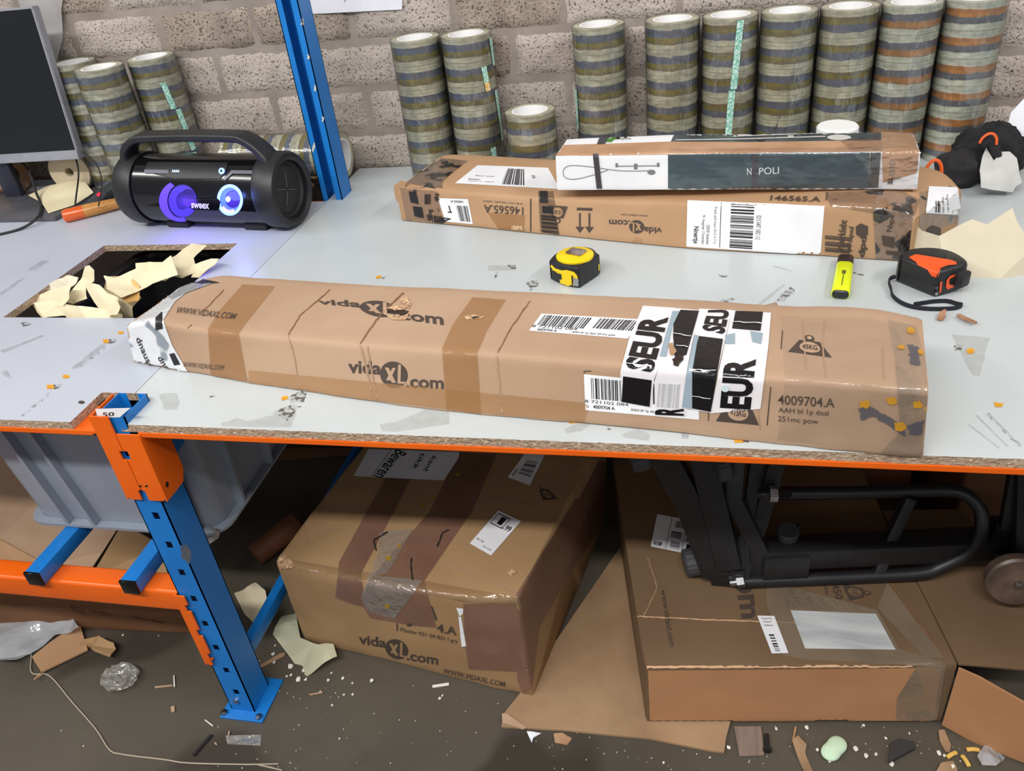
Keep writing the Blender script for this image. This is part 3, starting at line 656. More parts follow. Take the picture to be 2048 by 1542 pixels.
# crushed taped ends
M_whtape = printed_film('white_printed_wrap', (140, 150, 160), 18, 0.60, base_alpha=0.95, tint=(228, 231, 234), rough=0.22, bump=0.7)
M_gywrap = printed_film('grey_printed_wrap', (70, 74, 80), 16, 0.55, base_alpha=0.9, tint=(176, 180, 182), rough=0.2, bump=0.8)
M_clwrap = printed_film('clear_tape_yellow_print', (220, 168, 30), 22, 0.685, base_alpha=0.22, tint=(190, 170, 150), rough=0.1, bump=1.0)
wr = strip(s1, pc, [(285, 572), (405, 560), (350, 605), (327, 640), (345, 690), (378, 746), (300, 738), (262, 715), (246, 650)], M_whtape, 'wrap_tape', 0.0012, 'white plastic tape wrapped round the left end')
strip(s1, wr, [(300, 576), (360, 561), (430, 566), (365, 590), (345, 600)], M_gywrap, 'grey_wrap', 0.0016)
S = Shape(); lay_each('wrap_print', [[(312, 637), (325, 625), (327, 656), (313, 660)], [(340, 707), (350, 705), (362, 728), (350, 730)], [(360, 565), (372, 553), (440, 567), (404, 569)]], s1, M_inkb, wr, 0.0022)
tline(S, 'dnause', (273, 677), (300, 738), (9, -6), 0.01); tline(S, 'dno', (316, 715), (334, 742), (9, -5), 0.01); lay('wrap_print', S, s1, M_inkb, wr, 0.0022)
strip(s1, pc, [(1775, 640), (1832, 652), (1855, 745), (1858, 800), (1845, 915), (1760, 905), (1800, 860), (1838, 775), (1790, 720)], M_clwrap, 'crumpled_tape', 0.001, 'crumpled clear tape with yellow print at the right end')
lay_each('yellow_print_mark', [ragged([(x-a, y-a*.6), (x+a*.6, y-a*.8), (x+a, y+a*.2), (x+a*.5, y+a*.7), (x-a*.8, y+a*.5)], 2.6, x) for x, y, a in ((1822, 664, 9), (1802, 697, 7), (1840, 706, 7), (1858, 768, 6), (1730, 808, 10), (1783, 801, 11), (1835, 808, 11), (1800, 852, 12))], s1, pm('dull_yellow_mark', (206, 152, 40), (190, 136, 40), scale=60, rough=.3, alpha=.85), pc, 0.0018)
lay_each('dark_print_mark', [ragged(q, 3, 3) for q in ([(1718, 815), (1740, 812), (1800, 845), (1812, 872), (1790, 860), (1750, 832), (1722, 838)], [(1815, 850), (1848, 838), (1840, 868), (1818, 866)], [(1815, 690), (1835, 695), (1840, 735), (1820, 728)])], s1, pm('slate_print', (88, 88, 98), rough=0.3, alpha=.7), pc, 0.0017)
# creases, dents and tears
M_crease = pm('card_crease', (134, 96, 66), (112, 78, 52), scale=60, rough=0.9)
M_fray = pm('frayed_card', (222, 190, 150), (150, 112, 80), scale=160, rough=0.95)
def crease(pts, wpx, par, surf, mat=M_crease, name='crease', seed=1, off=0.0007):
    R = random.Random(seed); P = [Vector(p) for p in pts]; L_ = []; Q = []
    for i in range(len(P)-1):
        n = max(1, int((P[i+1]-P[i]).length/7))
        for k in range(n+(i == len(P)-2)):
            t = k/n; d = (P[i+1]-P[i]).normalized(); nn = Vector((-d.y, d.x)); c = P[i].lerp(P[i+1], t)+nn*R.uniform(-.8, .8); h = wpx*R.uniform(.35, .7); L_.append(tuple(c+nn*h)); Q.append(tuple(c-nn*h))
    S = Shape()
    for i in range(len(L_)-1): S.poly([L_[i], L_[i+1], Q[i+1], Q[i]])
    return lay(name, S, surf, mat, par, off, 14)
crease([(807, 586), (765, 625), (735, 665), (721, 688)], 3.2, pc, s1); crease([(721, 690), (733, 735), (748, 806)], 4, pc, s1, pm('soft_dent', (164, 132, 106), rough=.8), seed=2)
crease([(735, 692), (742, 735), (758, 808)], 3, pc, s1, MATS['soft_dent'], seed=3); crease([(1060, 602), (1020, 660), (996, 706)], 2.4, pc, s1, seed=4); crease([(994, 708), (1005, 832)], 3, pc, s1, MATS['soft_dent'], seed=5)
crease([(660, 580), (600, 632), (577, 670)], 2.0, pc, s1, seed=6); crease([(577, 672), (590, 720), (602, 786)], 2.4, pc, s1, MATS['soft_dent'], seed=7); crease([(447, 580), (420, 610), (405, 622)], 1.8, pc, s1, seed=8)
crease([(384, 650), (376, 657)], 3, pc, s1, seed=9); crease([(1650, 640), (1645, 690), (1652, 755)], 3, pc, s1, MATS['soft_dent'], seed=10); crease([(1605, 640), (1612, 740)], 3, pc, s1, MATS['soft_dent'], seed=11)
crease([(1765, 695), (1768, 760)], 3, pc, s1, MATS['soft_dent'], seed=12); crease([(1500, 670), (1520, 860)], 2, pc, s1, MATS['soft_dent'], seed=13)
t_ = lay('torn_hole', q2(ragged([(764, 621), (790, 615), (818, 622), (812, 629), (780, 631)], 3, 9)), s1, M_torn, pc, 0.0009)
for i, q in enumerate(([(762, 618), (790, 612), (822, 618), (800, 600), (814, 594), (824, 612), (800, 622), (778, 620)], [(766, 627), (790, 634), (808, 634), (820, 624), (812, 640), (786, 642)], [(925, 634), (950, 630), (968, 634), (960, 640), (935, 639)])):
    lay('frayed_edge', q2(ragged(q, 2, i+20)), s1, M_fray, pc, 0.0013)
lay('torn_hole', q2(ragged([(938, 636), (958, 635), (950, 640)], 2, 9)), s1, M_torn, pc, 0.0018)
# print
def cardmat(o): return o
logo(s1, pc, [(634, 598), (884, 606), (888, 652), (640, 618)], M_ink, M_card); logo(s1, pc, [(696, 717), (888, 729), (888, 780), (698, 772)], M_ink, M_card)
S = Shape(); tline(S, 'WWW.VIDAXL.COM', (350, 627), (468, 640), (7, -12), 0.004); lay('printed_text', S, s1, M_ink, pc, 0.0017)
S = Shape(); tline(S, 'WWW.VIDAXL.COM', (366, 733), (447, 740), (3, -10), 0.0); lay('printed_text', S, s1, M_ink, pc, 0.0017)
# barcode stickers
S = Shape(); S.sub(barcode(26, 2), .04, .08, .50, .68); S.sub(barcode(22, 3), .58, .08, .97, .62); S.sub(text('8 721102 084'), .0, .66, .45, .80); S.sub(text('4009704 A', .01), .07, .84, .27, .97); S.sub(text('AAH bl 1p dosl 251mc pow', .006), .42, .84, .86, .97)
label(s1, pc, [(1083, 628), (1290, 640), (1255, 678), (1058, 662)], S, 'barcode_label')
S = Shape(); S.sub(barcode(26, 4), .06, .08, .50, .66); S.sub(barcode(20, 9), .60, .08, .85, .66); S.sub(text('8 721102 084'), .0, .70, .38, .78); S.sub(text('4009704 A', .012), .07, .83, .26, .93); S.sub(text('AAH bl 1p dosl 251mc pow', .006), .40, .83, .82, .93)
label(s1, pc, [(1168, 748), (1398, 770), (1398, 839), (1171, 820)], S, 'barcode_label')
S = Shape(); S.rect(1168, 741, 1169.5, 748); S.rect(1168, 741, 1183, 742.6); lay('printed_corner', S, s1, M_ink, pc, 0.0009)
# carrier tape
M_seur = pm('white_carrier_tape', (232, 228, 232), rough=0.22, bump=0.4, bscale=30, spec=0.6)
M_seurk = pm('black_carrier_print', (16, 15, 20), rough=0.16, bump=0.5, bscale=30, spec=0.7)
def ctape(q, prints, greys, name='carrier_tape', off=0.0014):
    o = lay(name, q2(q), s1, M_seur, pc, off, 8); o['label'] = 'white carrier tape with black print'
    S = Shape()
    for p in greys: S.poly(p)
    if greys: lay('grey_print', S, s1, M_inkg, o, off+.0005, 8)
    for p in prints:
        S = Shape()
        if isinstance(p, tuple): S.quad(text(p[0], 0.045), p[1])
        else: S.poly(p)
        lay('tape_lettering' if isinstance(p, tuple) else 'black_block', S, s1, M_seurk, o, off+.0009, 8)
    return o
ctape([(1286, 613), (1348, 617), (1330, 700), (1308, 760), (1303, 814), (1244, 803), (1241, 744), (1258, 680)],
      [('SEUR', [(1249, 735), (1283, 633), (1338, 637), (1307, 745)]), [(1247, 751), (1304, 759), (1300, 812), (1244, 802)]], [])
ctape([(1346, 617), (1400, 622), (1384, 690), (1370, 762), (1372, 832), (1310, 826), (1310, 760), (1330, 690)],
      [[(1361, 622), (1398, 624), (1383, 677), (1373, 712), (1350, 721), (1346, 672), (1347, 650)], ('R', [(1311, 828), (1310, 812), (1368, 816), (1368, 830)])],
      [[(1345, 624), (1359, 624), (1346, 652), (1333, 716), (1319, 715), (1332, 668)]], off=0.0013)
S = Shape(); S.sub(barcode(16, 5), 0, 0, 1, 1); T = Shape(); T.quad(S, [(1318, 765), (1361, 767), (1357, 815), (1314, 812)]); lay('covered_barcode', T, s1, pm('faint_print', (176, 180, 184), rough=.4), pc, 0.0024)
ctape([(1398, 619), (1464, 622), (1450, 681), (1424, 795), (1421, 824), (1364, 815), (1370, 762), (1382, 712)],
      [('SEU', [(1403, 662), (1416, 623), (1460, 622), (1449, 672)]), [(1398, 675), (1446, 681), (1422, 822), (1385, 815), (1385, 743), (1394, 690)]],
      [[(1389, 672), (1397, 673), (1392, 703), (1384, 817), (1364, 813), (1372, 756)]], off=0.0016)
ctape([(1464, 622), (1542, 627), (1537, 690), (1521, 817), (1421, 826), (1430, 780), (1449, 690)],
      [[(1471, 624), (1526, 626), (1521, 664), (1464, 659)], ('EUR', [(1440, 814), (1449, 718), (1513, 721), (1502, 818)])],
      [[(1450, 672), (1470, 668), (1470, 690), (1450, 690)], [(1500, 664), (1526, 668), (1522, 690), (1505, 686)]], off=0.0012)
M_wline = pm('white_tape_line', (240, 240, 242), rough=.3)
for a, b in (((1346, 670), (1382, 676)), ((1352, 695), (1376, 697)), ((1385, 742), (1432, 744)), ((1385, 790), (1422, 795)), ((1464, 647), (1524, 650)), ((1250, 729), (1304, 735))): crease([a, b], 1.3, pc, s1, M_wline, 'tape_wrinkle', 4, 0.0034)
lay('torn_hole', q2(ragged([(1345, 722), (1362, 712), (1368, 718), (1356, 735), (1347, 732)], 2, 3)), s1, M_torn, pc, 0.0030)
lay('frayed_edge', q2(ragged([(1338, 692), (1346, 690), (1352, 708), (1346, 716), (1338, 708)], 2, 4)), s1, M_card2, pc, 0.0032)
S = Shape(); S.disc(1451, 775, 8, 7); lay('tape_bubble', S, s1, pm('pale_bubble', (206, 220, 226), rough=.2), pc, 0.003)
weight_icon(s1, pc, [(1450, 782), (1508, 789), (1518, 850), (1432, 842)], '<15KG', M_ink, M_card); weight_icon(s1, pc, [(1592, 668), (1645, 673), (1664, 716), (1576, 704)], '45KG', M_ink, M_card)
S = Shape(); tline(S, '4009704.A', (1556, 808), (1669, 815), (0, -19), 0.006); tline(S, 'AAH bl 1p dosl', (1557, 827), (1657, 834), (0, -13), 0.002); tline(S, '251mc pow', (1556, 845), (1636, 851), (0, -14), 0.002)
S.poly([(1540.5, 773), (1542.5, 773), (1535.5, 850), (1533, 850)]); S.poly([(1564, 662), (1566, 662), (1563, 699), (1561, 699)]); S.poly([(1416, 825), (1418, 825), (1418, 841), (1416, 841)]); lay('printed_text', S, s1, M_ink, pc, 0.0009)

# ------------------------------------------------------------------ middle parcel at the back and the shower-set box on it
mp_ = thing('taped_parcel', 'long brown parcel with dark printed tape at both ends, under the shower set box', 'parcel', Zp(1300, 480))
b0 = Zp(806, 443); b1_ = Zp(1806, 524); dr = (b1_-b0).normalized(); nn = Vector((-dr.y, dr.x, 0))
def mst(pb, pt, wd):
    bf = Zp(*pb); bf.z = H+.0005; tf = vplane_pt(*pt, b0, b1_); return (bf, tf, tf+nn*wd, bf+nn*wd)
bm = BM(); loft_box(bm, [mst((806, 443), (795, 380), .20), mst((830, 445), (822, 374), .215), mst((1064, 468), (1060, 394), .225), mst((1380, 499), (1376, 406), .228), mst((1648, 514), (1650, 409), .218), (lambda q: (q[0], q[1], q[2]+Vector((.045, -.012, -.004)), q[3]+Vector((.045, -.012, 0))))(mst((1780, 523), (1790, 418), .225)), (lambda q: (q[0], q[1], Zp(1914, 448)+Vector((-.008, -.006, .072)), Zp(1914, 448)))(mst((1815, 526), (1824, 434), .2))],
     rows=48, r=0.007, ns=9, amp=0.002, nscale=9, seed=9, end=0.004, zmin=H+.0004)
mc = obj('carton', bm, pm('parcel_tan', (186, 150, 116), (176, 140, 106), scale=5, **CARD), mp_, angle=50); s2 = Surf(mc)
M_dpd = printed_film('dark_printed_tape', (38, 34, 34), 24, 0.52, base_alpha=0.55, tint=(150, 126, 110), rough=0.14, bump=1.0)
M_dpd2 = printed_film('brown_printed_tape', (46, 38, 36), 30, 0.60, base_alpha=0.45, tint=(160, 124, 96), rough=0.2, bump=0.6)
strip(s2, mp_, [(858, 314), (936, 322), (900, 350), (871, 378), (800, 364)], M_dpd, 'printed_tape', 0.001, 'dark crumpled tape on the left end')
strip(s2, mp_, [(800, 376), (876, 383), (886, 451), (812, 440)], M_dpd2, 'printed_tape', 0.0008)
strip(s2, mp_, [(1076, 383), (1107, 383), (1120, 472), (1081, 467)], pm('smoky_tape', (120, 96, 76), rough=.25, alpha=.55), 'printed_tape', 0.0008)
strip(s2, mp_, [(1650, 385), (1800, 380), (1840, 400), (1826, 440), (1660, 412)], M_dpd2, 'printed_tape', 0.0008)
strip(s2, mp_, [(1745, 412), (1826, 430), (1816, 524), (1752, 520)], M_dpd, 'printed_tape', 0.001)
S = Shape(); S.sub(barcode(9, 3), .1, .55, .95, .95, 90); S.sub(unit(), .1, .0, .6, .26); S.sub(unit(), .2, .34, .85, .5); T = Shape(); T.quad(S, [(1076, 383), (1107, 383), (1120, 472), (1081, 467)]); lay('tape_print', T, s2, M_inkb, mp_, .0016)
S = Shape(); S.poly([(818, 382), (833, 384), (838, 408), (822, 404)]); S.poly([(826, 412), (845, 414), (848, 436), (830, 432)]); S.sub(barcode(6, 7), 850, 388, 862, 408, 0)
S.quad(text('dpd', .03), [(880, 402), (880, 388), (868, 386), (868, 402)]); S.quad(text('dpd', .03), [(866, 442), (868, 420), (856, 418), (852, 440)]); S.quad(barcode(6, 8), [(864, 430), (884, 432), (886, 450), (866, 448)]); lay('tape_print', S, s2, M_inkb, mp_, .0018)
S = Shape(); S.sub(barcode(12, 5), .12, .42, .9, .95, 90); S.sub(text('146565.A', .01), .35, .06, .7, .13, 180); S.poly([(.1, .2), (.3, .2), (.24, .6), (.12, .6)]); S.sub(barcode(10, 5), .62, .3, .95, .92)
label(s2, mp_, [(876, 396), (936, 398), (946, 448), (891, 443)], None or (lambda z: z)(Shape().sub(barcode(12, 6), .55, .28, .93, .92).sub(text('146565.A', .01), .4, .07, .82, .17, 180).rect(.28, .3, .32, .6).rect(.2, .55, .34, .6)), 'small_label')
S = Shape(); S.quad(text('146565.A', .012), [(1047, 430), (968, 425), (968, 409), (1047, 414)]); S.quad(text('vl B mini veil pdn colors'), [(1046, 410), (966, 404), (966, 399), (1046, 405)])
S.rect(1060.5, 397, 1063, 463); S.poly([(1154, 415), (1185, 416), (1185, 421.5), (1154, 420)])
for x in (1160, 1179): S.rect(x-1.8, 426, x+1.8, 457); S.poly([(x-9, 453), (x+9, 454), (x, 466)])
S.rect(1154, 416, 1156, 421); S.quad(text('www.vidaxl.com'), [(1296, 434.5), (1242, 431.5), (1242, 427), (1296, 430)]); lay('printed_text', S, s2, M_ink, mp_, .0009)
weight_icon(s2, mp_, [(1132, 448), (1100, 446), (1096, 410), (1136, 413)], '15-20', M_ink, M_card2)
logo(s2, mp_, [(1324, 469), (1219, 465), (1218, 438), (1324, 442)], M_ink, M_card2)
strip(s2, mp_, [(975, 425), (1050, 430), (1048, 466), (1000, 462)], M_tapebr); lay('torn_card', q2(ragged([(1025, 452), (1042, 450), (1048, 466), (1018, 462)], 2, 4)), s2, M_fray, mp_, .0012); lay('torn_card', q2(ragged([(1263, 488), (1270, 474), (1284, 480), (1284, 488)], 1.5, 5)), s2, M_card2, mp_, .0012)
S = Shape(); S.sub(barcode(24, 7), .32, .04, .49, .96, 90); S.sub(text('Ninertje', .01), .03, .08, .42, .15, 270) if False else None
S.sub(text('Ninertje', .02), .04, .55, .09, .92, 270); S.sub(text('Mr. Hoogstraat 12 Rotterdam'), .105, .3, .135, .92, 270); S.sub(text('3028 BV Nederland'), .145, .5, .17, .92, 270); S.sub(text('Track and trace 0215 4 712'), .20, .1, .22, .9, 270); S.sub(text('0215 5407 1502 112'), .51, .25, .545, .75, 270); S.rect(.245, .03, .25, .97)
label(s2, mp_, [(1375, 401), (1649, 412), (1641, 511), (1373, 493)], S, 'address_label')
S = Shape(); S.sub(barcode(14, 8), .44, .12, .66, .92); S.sub(text('Sendcloud'), .08, .7, .2, .78); S.sub(text('Logistiek 12 - 3028 BV'), .1, .82, .36, .87); S.sub(text('Retour center'), .12, .52, .33, .58); S.sub(text('dpd'), .74, .4, .80, .55, 90)
label(s2, mp_, [(955, 331), (1096, 336), (1120, 379), (910, 367)], S, 'shipping_label')
S = Shape(); S.quad(text('inverklebt', .02), [(1672, 500), (1680, 438), (1695, 440), (1687, 502)]); S.quad(text('pd-taped', .02), [(1692, 500), (1698, 452), (1711, 454), (1705, 502)])
S.quad(text('dpd', .04), [(1716, 514), (1720, 470), (1738, 472), (1733, 514)]); S.poly([(1712, 452), (1722, 446), (1736, 452), (1736, 468), (1724, 476), (1712, 468)]); S.quad(text('Nape', .02), [(1772, 462), (1780, 428), (1792, 430), (1786, 464)])
S.quad(barcode(6, 3), [(1650, 470), (1650, 502), (1700, 506), (1700, 474)]); S.poly([(1763, 470), (1790, 474), (1788, 496), (1766, 490)]); S.poly([(1772, 500), (1812, 504), (1810, 512), (1772, 508)]); lay('tape_print', S, s2, M_ink, mp_, .0018)
S = Shape(); tline(S, '146565.A', (1540, 402), (1640, 405), (2, -10), .01); lay('printed_text', S, s2, M_ink, mp_, .0018); lay('printed_line', q2([(1654, 386), (1656, 386), (1653, 402), (1651, 402)]), s2, M_ink, mp_, .0018)
fp = [(787, 372), (800, 362), (812, 366), (806, 392), (795, 405), (790, 395)]
bm = BM(); A = [vplane_pt(x, y, b0-dr*.006, b1_) for x, y in fp]; prism(bm, A, nn*.004); obj('torn_flap', bm, M_card2, mp_)
strip(s2, mp_, [(1838, 385), (1900, 372), (1922, 400), (1922, 440), (1838, 470)], printed_film('smoky_printed_film', (40, 36, 34), 20, 0.62, base_alpha=0.3, tint=(170, 150, 130), rough=.1, bump=1.0), 'film_wrap', .001)
S = Shape(); S.sub(barcode(5, 3), .25, .55, .4, .95); S.sub(text('Naam / adres'), .46, .4, .52, .95, 270); S.sub(text('Postcode 4811'), .6, .3, .65, .9, 270)
label(s2, mp_, [(1857, 374), (1914, 376), (1921, 430), (1850, 426)], S, 'address_label', off=.0018)
S = Shape(); S.poly([(1852, 458), (1864, 450), (1880, 456), (1880, 470), (1866, 478), (1852, 470)]); lay('tape_print', S, s2, M_ink, mp_, .0018)

# shower-set box
zt = [p for p in (0,)]; nb_ = thing('shower_set_box', 'white and slate blue shower rail box lying on top of the brown parcel', 'box', (0.9, 0.68, 0.818))
ztop = max(v.co.z+mc.location.z for v in mc.data.vertices)
NZ = ztop+0.0012
n0 = Zp(1116, 381, NZ); n1 = Zp(1832, 380, NZ); nd = (n1-n0).normalized(); nn2 = Vector((-nd.y, nd.x, 0))
def nst(pb, pt, wd):
    bf = Zp(*pb, NZ); bf = n0+nd*((bf-n0).dot(nd)); tf = vplane_pt(*pt, n0, n1); return (bf, tf, tf+nn2*wd, bf+nn2*wd)
bm = BM(); loft_box(bm, [nst((1116, 381), (1113, 312), .105), nst((1350, 381), (1348, 306), .108), nst((1560, 380), (1560, 306), .108), nst((1760, 380), (1764, 304), .108), nst((1832, 380), (1838, 305), .104)], rows=32, r=.004, ns=9, amp=.0014, nscale=11, seed=12, end=.002, zmin=NZ)
nc = obj('carton', bm, M_white, nb_, angle=40); s4 = Surf(nc)
M_slate = pm('slate_blue_print', (72, 92, 102), (48, 60, 68), scale=2.2, rough=.25, coat=.4, spec=.5); M_slate2 = pm('dark_slate_print', (52, 62, 66), (66, 78, 84), scale=3, rough=.25, coat=.4)
lay('printed_panel', q2([(1336, 309), (1740, 305), (1736, 380), (1336, 381)]), s4, M_slate, nb_, .0005); lay('printed_panel', q2([(1741, 305), (1762, 305), (1756, 380), (1736, 380)]), s4, pm('charcoal_print', (58, 58, 64), rough=.3), nb_, .0005)
lay('printed_panel', q2([(1352, 261), (1745, 248), (1746, 284), (1338, 291)]), s4, M_slate2, nb_, .0005)
lay('printed_panel', q2([(1745, 248), (1762, 247), (1762, 283), (1746, 284)]), s4, MATS['charcoal_print'], nb_, .0006)
strip(s4, nb_, [(1122, 291), (1340, 284), (1500, 285), (1762, 281), (1830, 280), (1836, 302), (1700, 304), (1540, 306), (1330, 309), (1113, 312)], pm('worn_kraft_strip', (196, 156, 124), (180, 138, 104), scale=14, rough=.4, bump=.4, bscale=50), 'kraft_strip', .0009, 'bare cardboard strip along the top front edge')
strip(s4, nb_, [(1762, 250), (1830, 246), (1838, 305), (1834, 345), (1800, 355), (1766, 365), (1764, 310)], pm('kraft_patch', (200, 160, 126), (186, 146, 112), scale=10, rough=.35, bump=.4, bscale=40), 'kraft_patch', .0012, 'torn cardboard patch at the right end')
strip(s4, nb_, [(1680, 283), (1838, 246), (1842, 378), (1745, 380), (1730, 330)], film('glossy_clear_tape', (225, 225, 225), .02, .05, 1.0, 26, (.5, 1, 1), .16), 'clear_tape', .0020)
strip(s4, nb_, [(1338, 300), (1540, 298), (1764, 296), (1758, 377), (1338, 378)], film('clear_glare_film', (225, 225, 225), .01, .04, .5, 14, (.6, 1, 1), .10), 'clear_tape', .0026)  # clear film added over the printed front to catch glare
def band(pts, name='black_strap'): return lay(name, q2(pts), s4, pm('dark_strap', (66, 62, 70), rough=.3, spec=.6), nb_, .0022)
band([(1186, 309), (1197, 309), (1205, 381), (1194, 381)]); band([(1503, 308), (1515, 308), (1516, 379), (1504, 379)]); 
band([(1204, 264), (1222, 262), (1210, 289), (1194, 290)]); 
p_a = s4.hit(1520, 283, .002); p_b = s4.hit(1546, 252, .002); p_c = p_b+Vector((.012, .004, .035))
bm = BM(); sweep(bm, smooth_path([p_a, p_b, p_c], 6), [(.0055, 0), (.0055, .0008), (-.0055, .0008), (-.0055, 0)]); obj('black_strap', bm, MATS['dark_strap'], nb_)
S = Shape(); tline(S, 'N', (1494, 350), (1503, 349.6), (0, -14), .004); tline(S, 'A', (1504, 349.5), (1516, 349), (0, -14), .004); tline(S, 'POLI', (1518, 349), (1558, 347), (0, -14), .004); lay('product_lettering', S, s4, pm('pale_lettering', (226, 232, 236), rough=.3), nb_, .0012)
M_gd = pm('grey_drawing', (120, 122, 126), rough=.4); S = Shape()
def pline(S, pts, w_):
    P = [Vector(p) for p in pts]
    for a, b in zip(P, P[1:]): d = (b-a).normalized(); n = Vector((-d.y, d.x))*w_/2; e = d*w_*.3; S.poly([tuple(a+n-e), tuple(b+n+e), tuple(b-n+e), tuple(a-n-e)])
pline(S, smooth_path([(1300, 341, 0), (1240, 341, 0), (1180, 333, 0), (1140, 331, 0), (1127, 340, 0), (1130, 354, 0), (1150, 358, 0), (1185, 350, 0), (1215, 340, 0)], 5) and [(p.x, p.y) for p in smooth_path([(1300, 341, 0), (1240, 341, 0), (1180, 333, 0), (1140, 331, 0), (1127, 340, 0), (1130, 354, 0), (1150, 358, 0), (1185, 350, 0), (1215, 340, 0)], 5)], 1.3)
pline(S, [(1234, 332), (1316, 331)], 1.6); S.rect(1231, 326, 1236, 334); S.rect(1314, 325, 1319, 333); S.rect(1268, 327, 1275, 338); S.disc(1303, 344, 8, 5); lay('product_drawing', S, s4, M_gd, nb_, .0012)
S = Shape(); M_pd = pm('pale_product_print', (206, 204, 200), rough=.3)
pline(S, [(1478, 272), (1722, 263)], 4); S.poly([(1465, 262), (1481, 261), (1482, 274), (1466, 275)]); S.poly([(1571, 259), (1592, 258), (1586, 276), (1576, 276)]); S.poly([(1708, 254), (1725, 253), (1724, 266), (1714, 268)]); pline(S, [(1352, 281), (1480, 279), (1650, 274)], 2); S.disc(1678, 276, 24, 5.5); lay('product_drawing', S, s4, M_pd, nb_, .0012)
S = Shape(); S.poly([(1216, 274), (1232, 266), (1246, 268), (1234, 276), (1222, 285), (1212, 284)]); lay('green_leaf_print', S, s4, pm('leaf_green', (70, 140, 40), rough=.4), nb_, .0012)
S = Shape(); S.sub(text('10 jaar garantie'), 1226, 276, 1262, 281); S.rect(1248, 270, 1254, 275); S.rect(1232, 271, 1240, 275); lay('printed_text', S, s4, M_inkb, nb_, .0013)
S = Shape(); S.quad(text('DOUCHE', .02), [(1792, 330), (1781, 330), (1781, 352), (1792, 352)]) if False else None
S.quad(text('CHUTE', .01), [(1790, 320), (1789, 352), (1778, 352), (1779, 320)]); lay('printed_text', S, s4, M_gd, nb_, .0016)
S = Shape(); S.quad(text('TE', .03), [(1785, 354), (1785, 368), (1775, 368), (1776, 354)]); lay('printed_text', S, s4, M_inkb, nb_, .0018)
# ------------------------------------------------------------------ wrapped stacks of packing tape
CREAM, BLU, OLV, ORA, BRN = (190, 188, 164), (84, 92, 114), (120, 110, 30), (186, 122, 44), (112, 98, 62)
W_a = wound('wound_tape_blue_over_olive', [(0, CREAM), (.20, BRN), (.30, OLV), (.47, BLU), (.76, CREAM)])
W_b = wound('wound_tape_olive_over_blue', [(0, CREAM), (.22, BLU), (.50, OLV), (.68, BRN), (.78, CREAM)])
W_c = wound('wound_tape_blue_over_orange', [(0, (196, 200, 184)), (.20, (150, 112, 64)), (.28, ORA), (.40, (160, 112, 60)), (.48, (88, 92, 108)), (.74, (196, 200, 184))])
W_d = wound('wound_tape_orange_over_blue', [(0, (196, 200, 184)), (.24, (88, 92, 108)), (.50, ORA), (.62, (170, 110, 50)), (.76, (196, 200, 184))])
M_strip = pm('teal_tear_strip', (206, 232, 222), (120, 186, 168), scale=260, rough=.35, lo=.46, hi=.5, detail=1)
M_stripo = pm('orange_tear_strip', (236, 226, 190), (226, 160, 40), scale=260, rough=.35, lo=.46, hi=.5, detail=1)
RR, RP, RI = .0573, .0535, .0415
def roll_bm():
    bm = BM(); lathe(bm, (0, 0, 0), (0, 0, 1), [(.0003, RI), (.0003, RR-.0006), (.0009, RR), (RP-.0009, RR), (RP-.0003, RR-.0006), (RP-.0003, RI)], 48, close=True); return bm
def core_bm():
    bm = BM(); lathe(bm, (0, 0, 0), (0, 0, 1), [(.0002, RI-.004), (.0002, RI), (RP-.0002, RI), (RP-.0002, RI-.004)], 48, close=True); return bm
M_side = pm('tape_side_face', (172, 172, 152), (158, 160, 140), scale=30, rough=.4)
def sleeve_proto(wm, n, lbl, name='tape_sleeve'):
    t = thing(name, lbl, 'tape rolls', (0, 0, 0), 'wrapped sleeves of packing tape rolls')
    for k in range(n):
        bm = roll_bm(); bmesh.ops.translate(bm, verts=bm.verts, vec=(0, 0, k*RP)); r = obj('tape_roll', bm, wm, t, angle=40, loc=(0, 0, k*RP))
        bm = core_bm(); bmesh.ops.translate(bm, verts=bm.verts, vec=(0, 0, k*RP)); c = obj('core', bm, M_core, r, angle=40, loc=(0, 0, k*RP)); c['label'] = 'white card core'
    bm = BM(); h = n*RP; m = 56; rg = []
    for j in range(25):
        z = h*j/24; rg.append([bm.verts.new(((RR+.0010+.0006*abs(nz3((math.cos(2*PI*i/m)*2, math.sin(2*PI*i/m)*2, z*4), 2.2, 3)))*math.cos(2*PI*i/m), (RR+.0010+.0006*abs(nz3((math.cos(2*PI*i/m)*2, math.sin(2*PI*i/m)*2, z*4), 2.2, 3)))*math.sin(2*PI*i/m), z)) for i in range(m)])
    lip = [bm.verts.new((v.co.x*.93, v.co.y*.93, h+.0012)) for v in rg[-1]]; rg.append(lip)
    for A, B in zip(rg, rg[1:]):
        for i in range(m): bm.faces.new((A[i], A[(i+1) % m], B[(i+1) % m], B[i]))
    obj('film_wrap', bm, M_film, t, angle=60, loc=(0, 0, 0))
    return t
pa = sleeve_proto(W_a, 6, 'x'); pb = sleeve_proto(W_b, 6, 'x'); pcx = sleeve_proto(W_c, 6, 'x'); pdx = sleeve_proto(W_d, 6, 'x')
used = set()
def strips(o, angs):
    """printed tear strips on the film: (angle, z0, z1, shift of angle, orange)"""
    L_ = Vector(o.location)
    for a0, z0, z1, da, org in angs:
        bm = BM(); nn_ = 10; prev = None
        for k in range(nn_+1):
            t = k/nn_; a = a0+da*t; z = z1+(z0-z1)*t-(H if z1 > H else 0); r = RR+.0032; row = [bm.verts.new(L_+Vector((r*math.cos(a+d), r*math.sin(a+d), z))) for d in (-.115, 0, .115)]
            if prev:
                for i in range(2): bm.faces.new((prev[i], row[i], row[i+1], prev[i+1]))
            prev = row
        solidify(bm, .0003); obj('tear_strip', bm, M_stripo if org else M_strip, o)
